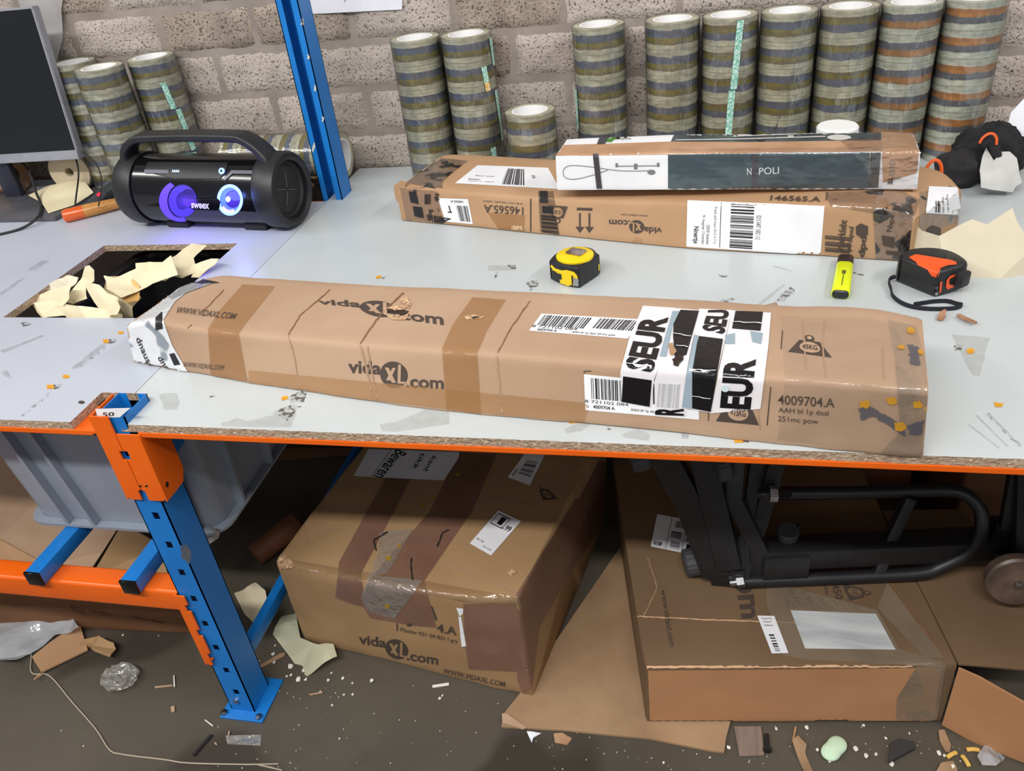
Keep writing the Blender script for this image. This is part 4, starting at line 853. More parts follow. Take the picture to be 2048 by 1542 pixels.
def place(proto, x, y, lbl, rz=0.0, z=H):
    if proto not in used: used.add(proto); o = proto; o.location = (x, y, z); o['label'] = lbl
    else: o = dup(proto, (x, y, z), lbl)
    o.rotation_euler = (0, 0, rz); return o
YB = D-.0122-RR
def toward(x, y): return math.atan2(CAM.y-y, CAM.x-x)
A1 = place(pb, -.716, YB, 'tall wrapped tape stack partly hidden behind the computer monitor')
A2 = place(pa, -.578, .993, 'tall wrapped tape stack in front of the two others left of the blue post', .4)
A3 = place(pa, -.488, YB, 'tall wrapped tape stack nearest the left of the blue post, behind the speaker handle', 2.1)
M1 = place(pa, .205, YB, 'tall wrapped tape stack at the left of the pair right of the blue post', 3.0)
M2 = place(pa, .327, YB, 'tall wrapped tape stack with loose orange and teal strips, beside the short stack', 4.2)
r_x = [.629, .789, .910, 1.0295, 1.148, 1.2665, 1.385]
r_l = ['tall wrapped tape stack standing alone between the short stack and the right-hand row', 'tall wrapped tape stack, leftmost of the close row of six at the right', 'tall wrapped tape stack with a full-length teal strip, second of the right-hand row',
       'tall wrapped tape stack behind the loose black strap, third of the right-hand row', 'tall wrapped tape stack with olive above blue, behind the white lid', 'orange striped tape stack, left one of the two orange ones', 'orange striped tape stack at the right end of the row by the black fur cloth']
RS = [place(p, x, YB-(.004 if i > 4 else 0), l, .7*i) for i, (p, x, l) in enumerate(zip((pa, pa, pb, pa, pb, pcx, pdx), r_x, r_l))]
bpy.context.view_layer.update()
def strips_w(o, L_):
    rz = o.rotation_euler.z; o.rotation_euler = (0, 0, 0); strips(o, [(a-rz, *r) for a, *r in L_]); o.rotation_euler = (0, 0, rz)
t_ = lambda o: toward(o.location.x, o.location.y)
hz_ = 6*RP
strips_w(A1, [(t_(A1)+.12, H+.115, H+.295, .12, False), (t_(A1)+.25, H+.03, H+.10, .05, False)])
strips_w(A3, [(t_(A3)+.15, H+.20, H+.265, .1, False), (t_(A3)+.42, H+.09, H+.197, .12, False), (t_(A3)+.50, H+.03, H+.085, .05, False)])
strips_w(M2, [(t_(M2)+1.15, H+.25, H+.31, .05, False), (t_(M2)+.55, H+.22, H+.255, .06, False), (t_(M2)+.61, H+.20, H+.22, .03, True), (t_(M2)+1.1, H+.135, H+.195, .08, False), (t_(M2)+1.18, H+.075, H+.135, .07, False), (t_(M2)+.55, H+.035, H+.07, .0, False), (t_(M2)+.55, H+.015, H+.035, .0, True)])
strips_w(RS[2], [(t_(RS[2])+.35, H+.18, H+.318, -.15, False), (t_(RS[2])+.15, H+.04, H+.178, -.1, False)])
strips_w(RS[0], [(t_(RS[0])-1.25, H+.10, H+.19, 0, False)])
# opened short stack of three rolls
sh = sleeve_proto(W_b, 3, 'short stack of three tape rolls between the tall stacks', 'tape_stack'); sh.location = (.473, 1.012, H); sh['group'] = 'wrapped sleeves of packing tape rolls'
# sleeve lying on its side behind the speaker
ly = sleeve_proto(W_a, 6, 'wrapped sleeve of tape rolls lying on its side behind the speaker and the blue post', 'tape_sleeve')
strips(ly, [(PI*.62+PI, .02, .10, .2, False), (PI*.70+PI, .14, .22, 0, True), (PI*.75+PI, .24, .315, 0, True)])
ly.rotation_euler = (0, PI/2, -.03); ly.location = (-.342, 1.066, H+RR+.0026)
# white lid standing behind the shower box
bm = BM(); lathe(bm, (1.128, .93, H), (0, 0, 1), [(0, .0001), (0, .041), (.118, .041), (.121, .038), (.121, .0001)], 40); o = obj('round_tub', bm, M_core); tag(o, 'white round tub with a flat lid just behind the shower set box', 'tub')
# loose film fin beside the M2 stack
bm = BM(); P = [(.386, YB-.005, H+.002), (.392, YB-.004, H+.12), (.386, YB-.004, H+.30), (.383, YB-.0035, H+.30), (.383, YB-.0045, H+.002)]
# ------------------------------------------------------------------ portable speaker
M_win = pm('speaker_window', (24, 22, 34), rough=.08, coat=.5); M_led = pm('violet_led_glow', (70, 50, 200), emit=(90, 60, 255), estr=1.1); M_ledb = pm('blue_led_ring', (90, 130, 255), emit=(120, 160, 255), estr=3.0)
M_ledc = pm('pale_led', (200, 225, 255), emit=(170, 215, 255), estr=4.0); M_trim = pm('grey_trim', (96, 98, 108), rough=.35); M_cone = pm('led_lit_cone', (34, 24, 70), rough=.4, emit=(60, 40, 190), estr=.35)  # cone emits faintly itself, standing in for LED light falling on it
sa = Vector((-.446, .806, 0)); sb = Vector((-.020, .756, 0)); ax = (sb-sa).normalized(); fr = Vector((ax.y, -ax.x, 0)); SZ = H+.084
spk = thing('portable_speaker', 'black barrel speaker with a carrying handle, lit blue and violet, on the left worktop', 'speaker', ((sa.x+sb.x)/2, (sa.y+sb.y)/2, H))
def sp(t, a, r): p = sa+ax*t; return Vector((p.x, p.y, SZ))+fr*(r*math.cos(a))+Vector((0, 0, r*math.sin(a)))     # a=0 faces the camera side
LN = (sb-sa).length
bm = BM(); lathe(bm, sp(.035, 0, 0), ax, [(0, .001), (0, .0775), (LN-.07, .0775), (LN-.07, .001)], 64); body = obj('body', bm, M_blackgl, spk, angle=40); sbod = Surf(body)
for nm, t0, sgn in (('end_guard', 0, 1), ('end_guard', LN, -1)):
    bm = BM(); lathe(bm, sp(t0, 0, 0), ax*sgn, [(.004, .064), (0, .070), (.002, .079), (.010, .0832), (.046, .0832), (.052, .0815), (.050, .076), (.012, .0635)], 64, close=True); obj(nm, bm, M_black, spk, angle=40)
    bm = BM(); lathe(bm, sp(t0, 0, 0), ax*sgn, [(.014, .0645), (.012, .058), (.020, .054), (.016, .047), (.020, .010), (.018, .001)], 48); e = obj('passive_radiator', bm, M_rubber, spk, angle=40)
    for k in range(4):
        bm = BM(); a = k*PI/2+.35; sweep(bm, [sp(t0+sgn*.016, a, .004), sp(t0+sgn*.018, a, .036)], rrect(.0016, .0016, .0004, 1)); obj('embossed_line', bm, M_trim, e)
# handle: flat bar rising from both guards
hp = [(.026, .030, .062), (.024, .028, .080), (.034, .026, .100), (.058, .022, .117), (.088, .020, .122), (LN/2, .020, .124), (LN-.105, .020, .122), (LN-.078, .022, .117), (LN-.050, .026, .100), (LN-.030, .030, .078), (LN-.027, .034, .058)]
bm = BM(); P = [Vector((*(sa+ax*t).xy, SZ))+fr*(f*.45)+Vector((0, 0, z)) for t, f, z in hp]; P = smooth_path(P, 7); sweep(bm, P, rrect(.052, .016, .006, 3), up=fr.cross(ax) if False else (0, 0, 1)); 
bm.free()
bm = BM(); rings = []
for i, p in enumerate(P):
    t = (P[min(i+1, len(P)-1)]-P[max(i-1, 0)]).normalized(); s_ = fr; q = t.cross(s_).normalized(); kk = .056-.010*math.sin(PI*i/(len(P)-1))
    rings.append([bm.verts.new(p+s_*a*kk/.052+q*b) for a, b in rrect(.052, .017, .006, 3)])
for A, B in zip(rings, rings[1:]):
    for i in range(len(A)): bm.faces.new((A[i], A[(i+1) % len(A)], B[(i+1) % len(A)], B[i]))
bm.faces.new(rings[0]); bm.faces.new(rings[-1][::-1]); bmesh.ops.recalc_face_normals(bm, faces=bm.faces); obj('handle', bm, M_black, spk, angle=50)
for t in (.115, LN-.10):
    bm = BM(); c = sp(t, -PI/2+.42, .066); box(bm, (-.030, -.012, 0), (.030, .012, .018), bev=.004); bmesh.ops.rotate(bm, verts=bm.verts, cent=(0, 0, 0), matrix=Matrix.Rotation(math.atan2(ax.y, ax.x), 3, 'Z')); bmesh.ops.translate(bm, verts=bm.verts, vec=(c.x, c.y, H+.0004)); obj('foot', bm, M_rubber, spk)
    bm = BM(); c = sp(t, -PI/2-.5, .066); box(bm, (-.030, -.012, 0), (.030, .012, .018), bev=.004); bmesh.ops.rotate(bm, verts=bm.verts, cent=(0, 0, 0), matrix=Matrix.Rotation(math.atan2(ax.y, ax.x), 3, 'Z')); bmesh.ops.translate(bm, verts=bm.verts, vec=(c.x, c.y, H+.0004)); obj('foot', bm, M_rubber, spk)
def spx(z): return lambda x, y: (230+x/4.551, 250+y/4.551)
s4_ = spx(0)
pan = lay('control_panel', q2([s4_(*p) for p in ((300, 340), (1030, 345), (1020, 400), (960, 490), (540, 490), (490, 430), (270, 425))]), sbod, M_black, spk, .0016)
S = Shape(); S.poly([s4_(*p) for p in ((272, 410), (490, 412), (492, 442), (272, 440))]); S.poly([s4_(*p) for p in ((1065, 415), (1300, 420), (1300, 450), (1075, 446), (1010, 505), (985, 495), (1020, 470))]); lay('grey_trim', S, sbod, M_trim, spk, .0022)
S = Shape()
for k in range(4): S.poly([s4_(526+k*17, 432), s4_(540+k*17, 432), s4_(533+k*17, 410)])
lay('charge_light', S, sbod, M_ledc, pan, .0026)
S = Shape(); S.disc(*s4_(977, 424), 28/4.55, 28/4.55); o = lay('power_button', S, sbod, M_ledb, pan, .0026); S = Shape(); S.disc(*s4_(975, 424), 11/4.55, 11/4.55); lay('button_centre', S, sbod, M_blackgl, o, .0034)
# drivers behind the clear front, set flush in the barrel
def ringpx(cx_, cy_, rx, ry, rx2, ry2, n=40, a0=0, a1=2*PI):
    S = Shape()
    for i in range(n):
        a = a0+(a1-a0)*i/n; b = a0+(a1-a0)*(i+1)/n
        S.poly([s4_(cx_+rx*math.cos(a), cy_+ry*math.sin(a)), s4_(cx_+rx*math.cos(b), cy_+ry*math.sin(b)), s4_(cx_+rx2*math.cos(b), cy_+ry2*math.sin(b)), s4_(cx_+rx2*math.cos(a), cy_+ry2*math.sin(a))])
    return S
dl = lay('left_driver', ringpx(620, 690, 130, 150, 10, 10, a0=.2, a1=2*PI-.2), sbod, M_cone, spk, .0012); lay('led_ring', ringpx(600, 690, 195, 185, 120, 150, a0=PI*.42, a1=PI*1.35), sbod, M_led, dl, .0015); lay('led_ring', ringpx(620, 690, 128, 140, 60, 80, a0=-.5, a1=PI*1.9), sbod, pm('dim_violet_led', (50, 36, 140), emit=(86, 60, 230), estr=.55), dl, .0018)
S = Shape(); S.disc(*s4_(670, 650), 14, 15); lay('dust_cap', S, sbod, M_cone, dl, .0022)
dr_ = lay('right_driver', ringpx(1050, 680, 112, 138, 5, 5), sbod, pm('blue_lit_cone', (60, 80, 190), emit=(96, 130, 255), estr=.9), spk, .0012); lay('led_ring', ringpx(1050, 680, 118, 140, 92, 112), sbod, M_ledb, dr_, .0017); lay('led_ring', ringpx(1050, 685, 90, 110, 70, 84, a0=PI*.35, a1=PI*.8), sbod, pm('pink_led', (250, 170, 190), emit=(255, 150, 170), estr=1.6), dr_, .0018)  # right cone glows on its own in place of the LED light it receives
S = Shape(); S.disc(*s4_(1078, 672), 15, 17); lay('dust_cap', S, sbod, pm('violet_lit_cap', (52, 34, 110), emit=(80, 50, 190), estr=.4, rough=.2), dr_, .0024); S = Shape(); S.disc(*s4_(1036, 672), 4.5, 5.5); lay('hot_spot', S, sbod, M_ledc, dr_, .003)  # cap emission imitates the LED light around it
bdg = lay('badge', q2([s4_(*p) for p in ((650, 668), (940, 662), (968, 690), (960, 745), (930, 770), (720, 762), (640, 720))]), sbod, M_blackgl, spk, .0036)
S = Shape(); tline(S, 'sweex', s4_(704, 748), s4_(866, 755), (0, -46/4.55), .03); lay('badge_lettering', S, sbod, pm('white_lettering', (230, 230, 235), rough=.4), bdg, .0042)
for nm, px, col, p in (('led_light', (1030, 660), (110, 140, 255), .22), ('led_light', (600, 720), (110, 70, 255), .28)):
    l = bpy.data.lights.new(nm, 'POINT'); l.energy = p; l.color = lin(col); l.shadow_soft_size = .02; o = bpy.data.objects.new(nm, l); COL.objects.link(o); q = sbod.hit(*s4_(*px), .03); o.location = q
# ------------------------------------------------------------------ monitor, cables, papers and tools at the left
MY = .965; mon = thing('computer_monitor', 'black computer monitor with a silver bottom edge at the far left', 'monitor', (-.95, .95, H))
BR = Yp(160, 318, MY); TRm = Yp(46, -40, MY+.02); x1 = BR.x; W_ = .56; top_ = TRm.z
tilt = Vector((0, .035, .30)).normalized(); side = Vector((1, 0.04, 0)).normalized(); nrm = side.cross(tilt)    # faces -y
def mpnt(u, v, d): return BR - side*u + tilt*v - nrm*d*(-1)
def mbox(bm, u0, u1, v0, v1, d0, d1, bev=.002):
    t = bmesh.new(); bmesh.ops.create_cube(t, size=1)
    for v in t.verts: v.co = Vector((u0+(v.co.x+.5)*(u1-u0), v0+(v.co.y+.5)*(v1-v0), d0+(v.co.z+.5)*(d1-d0)))
    bmesh.ops.bevel(t, geom=t.edges[:], offset=bev, segments=2, affect='EDGES')
    for v in t.verts: a, b, c = v.co; v.co = BR-side*a+tilt*b-nrm*c*(-1)
    bmesh.ops.recalc_face_normals(t, faces=t.faces); join(bm, t)
bm = BM(); mbox(bm, 0, W_, 0, .36, -.024, .0); obj('case', bm, M_silver, mon)
bm = BM(); mbox(bm, .006, W_-.006, .024, .355, .0, .0015, .0004); obj('screen', bm, pm('dark_screen', (20, 22, 24), rough=.3), mon)
bm = BM(); mbox(bm, 0, W_, 0, .023, .0, .003, .001); obj('bottom_bezel', bm, M_silver, mon)
b_c = Zp(113, 443); 
bm = BM(); box(bm, (-1.05, b_c.y, H+.0004), (b_c.x, b_c.y+.20, H+.011), bev=.003); obj('stand_base', bm, pm('grey_stand', (96, 96, 102), (88, 88, 94), scale=30, rough=.35, metal=.3), mon)
n_a = Zp(72, 378, H+.011); bm = BM(); sweep(bm, [(n_a.x-.03, b_c.y+.165, H+.010), (n_a.x-.03, b_c.y+.165, H+.22)], rrect(.052, .02, .003, 2), up=(0, 1, 0)); obj('stand_neck', bm, pm('dark_neck', (38, 40, 52), rough=.35), mon)
def cable(name, pts, r, lbl, sub=8):
    bm = BM(); sweep(bm, smooth_path(pts, sub), circ(r, 10)); return tag(obj(name, bm, M_rubber), lbl, 'cable')
Zc = lambda x, y, z=0: Zp(x, y, H+z)
cable('cable', [Zc(-20, 473, .0035), Zc(40, 458, .004), Zc(75, 435, .016), Zc(82, 410, .017), Zc(72, 385, .03), Zc(62, 352, .06), Zc(45, 326, .09), Yp(10, 312, .99)], .0032, 'black cable curling over the monitor stand base')
cable('cable', [Yp(140, 290, .985), Yp(153, 322, .98), Yp(157, 350, .975), Zc(152, 395, .03), Zc(150, 416, .016)], .0022, 'thin black cable hanging at the right side of the monitor')
cable('cable', [Yp(160, 300, .985), Yp(190, 325, .97), Yp(203, 358, .95), Zc(200, 395, .05), Zc(197, 412, .028)], .0016, 'thin black cable running to the black handset')
# paper sheet on stand
q = [Zc(57, 391, .014), Zc(97, 372, .024), Zc(145, 361, .032), Zc(170, 364, .03), Zc(187, 385, .016), Zc(150, 410, .014), Zc(97, 427, .0125), Zc(83, 405, .018)]
tag(sheet('paper_sheet', q, M_cream, fold=0.0, nrm=.002, nfold=2, seed=3, smooth=True), 'cream paper sheet curling over the monitor stand base', 'paper')
bm = BM(); p0 = Yp(150, 362, 1.03); lathe(bm, (p0.x+.006, 1.015, H+.0565), (-.12, 1, 0), [(0, .012), (0, .056), (.055, .056), (.055, .012)], 40, close=True); o = obj('paper_roll', bm, pm('kraft_paper_roll', (196, 182, 158), (186, 170, 146), scale=20, rough=.8)); tag(o, 'beige paper roll standing on edge behind the monitor stand', 'roll')
bm = BM(); p1_ = Yp(-5, 372, 1.02); lathe(bm, (p1_.x-.17, 1.085, H+.0525), (1, -.25, 0), [(0, .018), (0, .051), (.24, .051), (.24, .018)], 40, close=True); o = obj('paper_roll', bm, pm('brown_roll', (170, 116, 74), (196, 160, 130), scale=6, rough=.6)); tag(o, 'brown paper roll lying behind the monitor stand at the left edge', 'roll')
# handset with red light
ha = Zc(172, 417, .012); hb = Zc(240, 372, .022); bm = BM(); P = [ha.lerp(hb, t) for t in (0, .05, .3, .55, .8, .95, 1)]
rg = []; d_ = (hb-ha).normalized(); s_ = d_.cross(Vector((0, 0, 1))).normalized(); q_ = s_.cross(d_)
for p, (a, b) in zip(P, ((.010, .004), (.017, .008), (.020, .011), (.024, .014), (.027, .017), (.025, .016), (.014, .008))): rg.append([bm.verts.new(p+s_*x+q_*y) for x, y in [(a*math.copysign(abs(math.cos(t))**.6, math.cos(t)), b*math.copysign(abs(math.sin(t))**.6, math.sin(t))) for t in [2*PI*i/20 for i in range(20)]]])
for A, B in zip(rg, rg[1:]):
    for i in range(20): bm.faces.new((A[i], A[(i+1) % 20], B[(i+1) % 20], B[i]))
bm.faces.new(rg[0]); bm.faces.new(rg[-1]); bmesh.ops.recalc_face_normals(bm, faces=bm.faces)
zmn = min(v.co.z for v in bm.verts); bmesh.ops.translate(bm, verts=bm.verts, vec=(0, 0, max(0, H+.0005-zmn)))
hs = thing('handset', 'dark grey handset with a glowing red light beside the hammer', 'handset', (ha.x, ha.y, H)); hbd = obj('body', bm, pm('dark_grey_plastic', (58, 62, 66), (50, 54, 58), scale=30, rough=.5), hs); sh_ = Surf(hbd)
S = Shape(); S.disc(197, 390, 3.2, 3); S.disc(201, 387, 2.2, 2); S.poly([(195, 391), (199, 385), (203, 386), (198, 393)]); lay('red_light', S, sh_, pm('red_led', (230, 20, 30), emit=(255, 20, 40), estr=3.5), hs, .001)
strip(sh_, hs, [(203, 402), (214, 385), (243, 370), (250, 380), (245, 400), (205, 416)], M_black, 'black_side', .0008)
# hammer
hm = thing('hammer', 'wooden hammer handle with an orange painted end, lying behind the speaker', 'hammer', Zp(200, 440)); h0 = Zc(130, 446, .0); h1 = Zc(268, 412, .0); h0.z = h1.z = H+.0165; dh = (h1-h0).normalized()
bm = BM(); L_ = .155; n = 20; rg = []; s_ = dh.cross(Vector((0, 0, 1)))
for t, r in ((0, .008), (.003, .0145), (.01, .0165), (.05, .0165), (.09, .0155), (.13, .0135), (.20, .0125), (.245, .0125)): rg.append([bm.verts.new(h0+dh*t+s_*r*.92*math.cos(2*PI*i/n)+Vector((0, 0, r*math.sin(2*PI*i/n)))) for i in range(n)])
for k, (A, B) in enumerate(zip(rg, rg[1:])):
    for i in range(n): bm.faces.new((A[i], A[(i+1) % n], B[(i+1) % n], B[i])).material_index = 1 if k < 3 else 0
bm.faces.new(rg[0]).material_index = 2; bm.faces.new(rg[-1]); bmesh.ops.recalc_face_normals(bm, faces=bm.faces)
M_wood = pm('handle_wood', (206, 148, 74), (176, 116, 52), scale=7, rough=.4, stretch=(8, 60, 60), coat=.3); obj('handle', bm, [M_wood, pm('orange_lacquer', (222, 96, 28), (206, 84, 20), scale=20, rough=.3, coat=.4), pm('end_grain', (214, 150, 100), rough=.7)], hm)
bm = BM(); e_ = h0+dh*.245; box(bm, (e_.x-.013, e_.y-.05, H+.004), (e_.x+.013, e_.y+.05, H+.030), bev=.003); bmesh.ops.rotate(bm, verts=bm.verts, cent=e_, matrix=Matrix.Rotation(math.atan2(dh.y, dh.x), 3, 'Z')); obj('head', bm, M_steel, hm)
# ------------------------------------------------------------------ crumpled cream papers in the square hole
def hp_(pts, base, nrm_, lbl, fold, seed, mat=M_cream, nf=7, cat='paper', name='crumpled_paper', **k):
    P = [Pl(x, y, base, nrm_) for x, y in pts]; return tag(sheet(name, P, mat, fold=fold, seed=seed, nfold=nf, maxlen=.006, nrm=.0035, nsc=38, **k), lbl, cat, None)
base = (-.33, .40, .722)
hp_([(46, 592), (92, 580), (152, 572), (152, 600), (120, 632), (82, 636), (70, 622)], (-.40, .42, .730), (-.1, -.75, .65), 'cream paper with a pointed corner at the left end of the square hole', .2, 11)
hp_([(150, 572), (167, 531), (182, 532), (197, 544), (194, 566), (172, 570), (186, 602), (150, 610), (134, 605)], (-.36, .455, .74), (.25, -.75, .6), 'cream paper standing up in a peak at the left of the square hole', .42, 12)
hp_([(170, 566), (205, 573), (219, 588), (246, 600), (256, 622), (246, 635), (200, 630), (184, 602)], (-.31, .38, .738), (-.15, -.6, .75), 'cream paper folded over the front edge of the square hole', .3, 15)
hp_([(124, 622), (140, 614), (156, 618), (229, 616), (236, 633), (180, 636), (130, 636)], (-.33, .352, .728), (0, -.5, .85), 'narrow cream paper roll along the front edge of the square hole', .5, 16)
hp_([(222, 559), (240, 562), (272, 538), (270, 526), (294, 520), (328, 526), (350, 516), (362, 553), (310, 570), (262, 606), (236, 590)], (-.22, .46, .735), (.1, -.7, .7), 'large crumpled cream paper behind the left end of the long parcel', .33, 21)
hp_([(336, 524), (355, 512), (381, 486), (406, 487), (386, 516), (390, 545), (364, 556), (340, 550)], (-.17, .52, .745), (.2, -.8, .55), 'cream paper reaching out of the back right corner of the square hole', .4, 22)
hp_([(386, 530), (420, 512), (440, 520), (418, 540), (400, 556), (380, 552)], (-.14, .52, .728), (.1, -.5, .85), 'small cream paper scrap at the right edge of the square hole', .4, 23)
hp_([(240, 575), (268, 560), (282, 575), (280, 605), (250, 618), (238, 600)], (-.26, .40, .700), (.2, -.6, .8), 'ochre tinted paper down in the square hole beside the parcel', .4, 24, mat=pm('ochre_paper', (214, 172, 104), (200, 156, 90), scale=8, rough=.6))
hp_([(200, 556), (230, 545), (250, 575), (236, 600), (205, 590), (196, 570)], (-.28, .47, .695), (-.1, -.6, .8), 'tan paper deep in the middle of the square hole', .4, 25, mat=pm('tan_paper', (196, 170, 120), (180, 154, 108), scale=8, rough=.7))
hp_([(90, 582), (140, 553), (160, 556), (148, 576), (110, 592)], (-.40, .47, .722), (-.2, -.6, .8), 'translucent pale paper behind the pointed cream paper', .3, 26, mat=M_creamdk)
for pts, base_, nr, l, s_ in (([(60, 600), (110, 596), (160, 612), (150, 634), (90, 636)], (-.40, .38, .716), (.1, -.5, .85), 'low cream paper at the front left corner of the square hole', 61), ([(205, 580), (240, 596), (262, 612), (250, 632), (215, 622)], (-.27, .37, .712), (-.2, -.6, .8), 'cream paper tucked against the end of the long parcel', 62), ([(290, 535), (330, 522), (352, 540), (330, 562), (296, 560)], (-.20, .49, .752), (.3, -.6, .75), 'small creased cream paper on top of the large crumpled one', 63)):
    hp_(pts, base_, nr, l, .30, s_, nf=6)
# ------------------------------------------------------------------ tape measures, highlighter
def outline(cx_, cy_, pts): return pts
tm = thing('tape_measure', 'yellow and black tape measure in the middle of the worktop', 'tape measure', Zp(1150, 560))
# local frame: front (mouth) face is between px (1100,555) and (1155,572)
a = Zp(1101, 561); b = Zp(1156, 577); u = (b-a).normalized(); v = Vector((-u.y, u.x, 0)); Wd = (b-a).length
def tl(x, y, z=0): p = a+u*x+v*y; return Vector((p.x, p.y, H+.0006+z))
hgt = .040
prof = [(0, .002), (Wd*.5, -.004), (Wd, .0), (Wd+.003, .012), (Wd+.002, .060), (Wd-.006, .068), (Wd*.55, .080), (.010, .074), (-.006, .056), (-.008, .030), (-.003, .010)]
pf = [(p.x, p.y) for p in smooth_path([(x, y, 0) for x, y in prof+prof[:1]], 3)][:-1]
bm = BM(); prism(bm, [tl(x, y) for x, y in pf], (0, 0, hgt), bev=.003); tb = obj('case', bm, M_black, tm, angle=50)
bm = BM(); cc = tl(Wd*.50, .036, hgt-.001); lathe(bm, cc, (0, 0, 1), [(0, .034), (.004, .034), (.006, .031), (.0065, .001)], 40); M_yel = pm('yellow_plastic', (246, 214, 16), (238, 204, 10), scale=20, rough=.35); dsk = obj('yellow_disc', bm, M_yel, tm)
bm = BM(); box(bm, (-.016, -.012, 0), (.016, .012, .004), bev=.002); bmesh.ops.rotate(bm, verts=bm.verts, cent=(0, 0, 0), matrix=Matrix.Rotation(math.atan2(u.y, u.x)+.1, 3, 'Z')); bmesh.ops.translate(bm, verts=bm.verts, vec=tl(Wd*.50, .040, hgt+.0055)); obj('belt_clip_plate', bm, pm('brown_chrome', (120, 96, 84), (190, 180, 176), scale=60, rough=.25, metal=.7), dsk)
stm = Surf(tb)
f4 = lambda x, y: (1060+x/10.24, 480+y/10.24)
lay('yellow_front', q2([f4(*p) for p in ((410, 490), (450, 500), (520, 575), (650, 620), (760, 610), (900, 650), (965, 720), (985, 800), (985, 900), (930, 975), (760, 930), (690, 900), (560, 870), (430, 800), (408, 600))]), stm, M_yel, tm, .0008)
lay('black_button', q2([f4(*p) for p in ((412, 580), (530, 640), (560, 670), (650, 695), (660, 800), (545, 790), (540, 815), (430, 780))]), stm, M_black, tm, .0016)
lay('mouth_slot', q2([f4(*p) for p in ((855, 715), (885, 730), (885, 925), (865, 910))]), stm, M_hole, tm, .0016)
bm = BM(); ph = [stm.hit(*f4(*p), .0015) for p in ((890, 770), (975, 790), (1005, 820), (985, 860), (1005, 900), (985, 945), (895, 925))]; prism(bm, ph, (CAM-ph[0]).normalized()*.003); obj('end_hook', bm, M_steel, tm)
lay('yellow_strap_lug', q2([f4(*p) for p in ((1388, 490), (1408, 490), (1412, 620), (1392, 632))]), stm, M_yel, tm, .0012)
om = thing('tape_measure', 'orange and black tape measure with a wrist strap at the right of the worktop', 'tape measure', Zp(1850, 560))
f5 = lambda x, y: (1620+x/6.024, 480+y/6.024)
a = Zp(*f5(1010, 500)); b = Zp(*f5(1480, 690)); u = (b-a).normalized(); v = Vector((-u.y, u.x, 0)); Wd = (b-a).length; hgt = .046
def tl2(x, y, z=0): p = a+u*x+v*y; return Vector((p.x, p.y, H+.0006+z))
prof = [(.004, .0), (Wd-.004, -.001), (Wd+.005, .006), (Wd+.010, .030), (Wd+.010, .058), (Wd*.85, .072), (Wd*.5, .077), (Wd*.15, .066), (-.006, .04), (-.004, .010)]
pf = [(p.x, p.y) for p in smooth_path([(x, y, 0) for x, y in prof+prof[:1]], 3)][:-1]
bm = BM(); prism(bm, [tl2(x, y) for x, y in pf], (0, 0, hgt), bev=.006); ob_ = obj('case', bm, M_black, om, angle=60); som = Surf(ob_)
M_or2 = pm('orange_plastic', (240, 92, 34), (232, 82, 26), scale=20, rough=.38)
lay('orange_inlay', q2([f5(*p) for p in ((1190, 215), (1260, 180), (1300, 180), (1480, 210), (1700, 245), (1760, 270), (1765, 300), (1660, 310), (1570, 345), (1545, 440), (1510, 448), (1470, 430), (1420, 360), (1300, 300), (1280, 270))]), som, M_or2, om, .0010)
lay('orange_mouth', q2([f5(*p) for p in ((1630, 560), (1640, 480), (1680, 430), (1760, 400), (1770, 500), (1730, 560), (1650, 595))]), som, M_or2, om, .0012); lay('mouth_slot', q2([f5(*p) for p in ((1665, 510), (1680, 460), (1740, 430), (1745, 510), (1690, 540))]), som, M_hole, om, .0018)
S = Shape(); S.poly([f5(*p) for p in ((1565, 500), (1588, 495), (1575, 620), (1552, 640))]); lay('orange_stripe', S, som, M_or2, om, .0012)
c_ = som.hit(*f5(1770, 450), 0); bm = BM(); box(bm, (c_.x-.004, c_.y-.012, c_.z-.014), (c_.x+.016, c_.y+.010, c_.z+.012), bev=.004, rot=Matrix.Rotation(math.atan2(u.y, u.x), 3, 'Z')); obj('lock_button', bm, M_black, om)
for y_ in (575, 640):
    S = Shape(); S.disc(*f5(1520, y_), 3.4, 3.4); lay('screw', S, som, M_steel, om, .0012)
Zs = lambda x, y, z=.004: Zp(*f5(x, y), H+z)
pts = [Zs(1030, 440, .014), Zs(975, 460, .010), Zs(950, 500, .008), Zs(975, 590, .006), Zs(990, 660, .005), Zs(1060, 730), Zs(1160, 780), Zs(1300, 815), Zs(1500, 830), Zs(1740, 820), Zs(1830, 785), Zs(1760, 765), Zs(1650, 735), Zs(1500, 738), Zs(1380, 755), Zs(1250, 775)]
bm = BM(); sweep(bm, smooth_path(pts, 6), rrect(.0022, .007, .0006, 2)); obj('wrist_strap', bm, pm('navy_strap', (22, 22, 34), rough=.7), om)
hl = thing('highlighter_pen', 'yellow highlighter pen with black cap, lying before the brown parcel', 'highlighter', Zp(1686, 560)); g0 = Zp(*f5(365, 660), H+.008); g1 = Zp(*f5(432, 215), H+.008); dg_ = (g1-g0).normalized(); gl = (g1-g0).length
def gsec(t, wd, ht): s_ = dg_.cross(Vector((0, 0, 1))); c = g0+dg_*t; c.z = H+.0005+.0085; return [c+s_*x+Vector((0, 0, y)) for x, y in rrect(wd, ht, ht*.42, 4)]
def gloft(bm, secs):
    rg = [[bm.verts.new(p) for p in gsec(*s)] for s in secs]; n = len(rg[0])
    for A, B in zip(rg, rg[1:]):
        for i in range(n): bm.faces.new((A[i], A[(i+1) % n], B[(i+1) % n], B[i]))
    bm.faces.new(rg[0]); bm.faces.new(rg[-1]); bmesh.ops.recalc_face_normals(bm, faces=bm.faces)
M_hl = pm('fluorescent_yellow', (226, 240, 30), (220, 234, 24), scale=10, rough=.3, emit=(214, 236, 20), estr=.0)
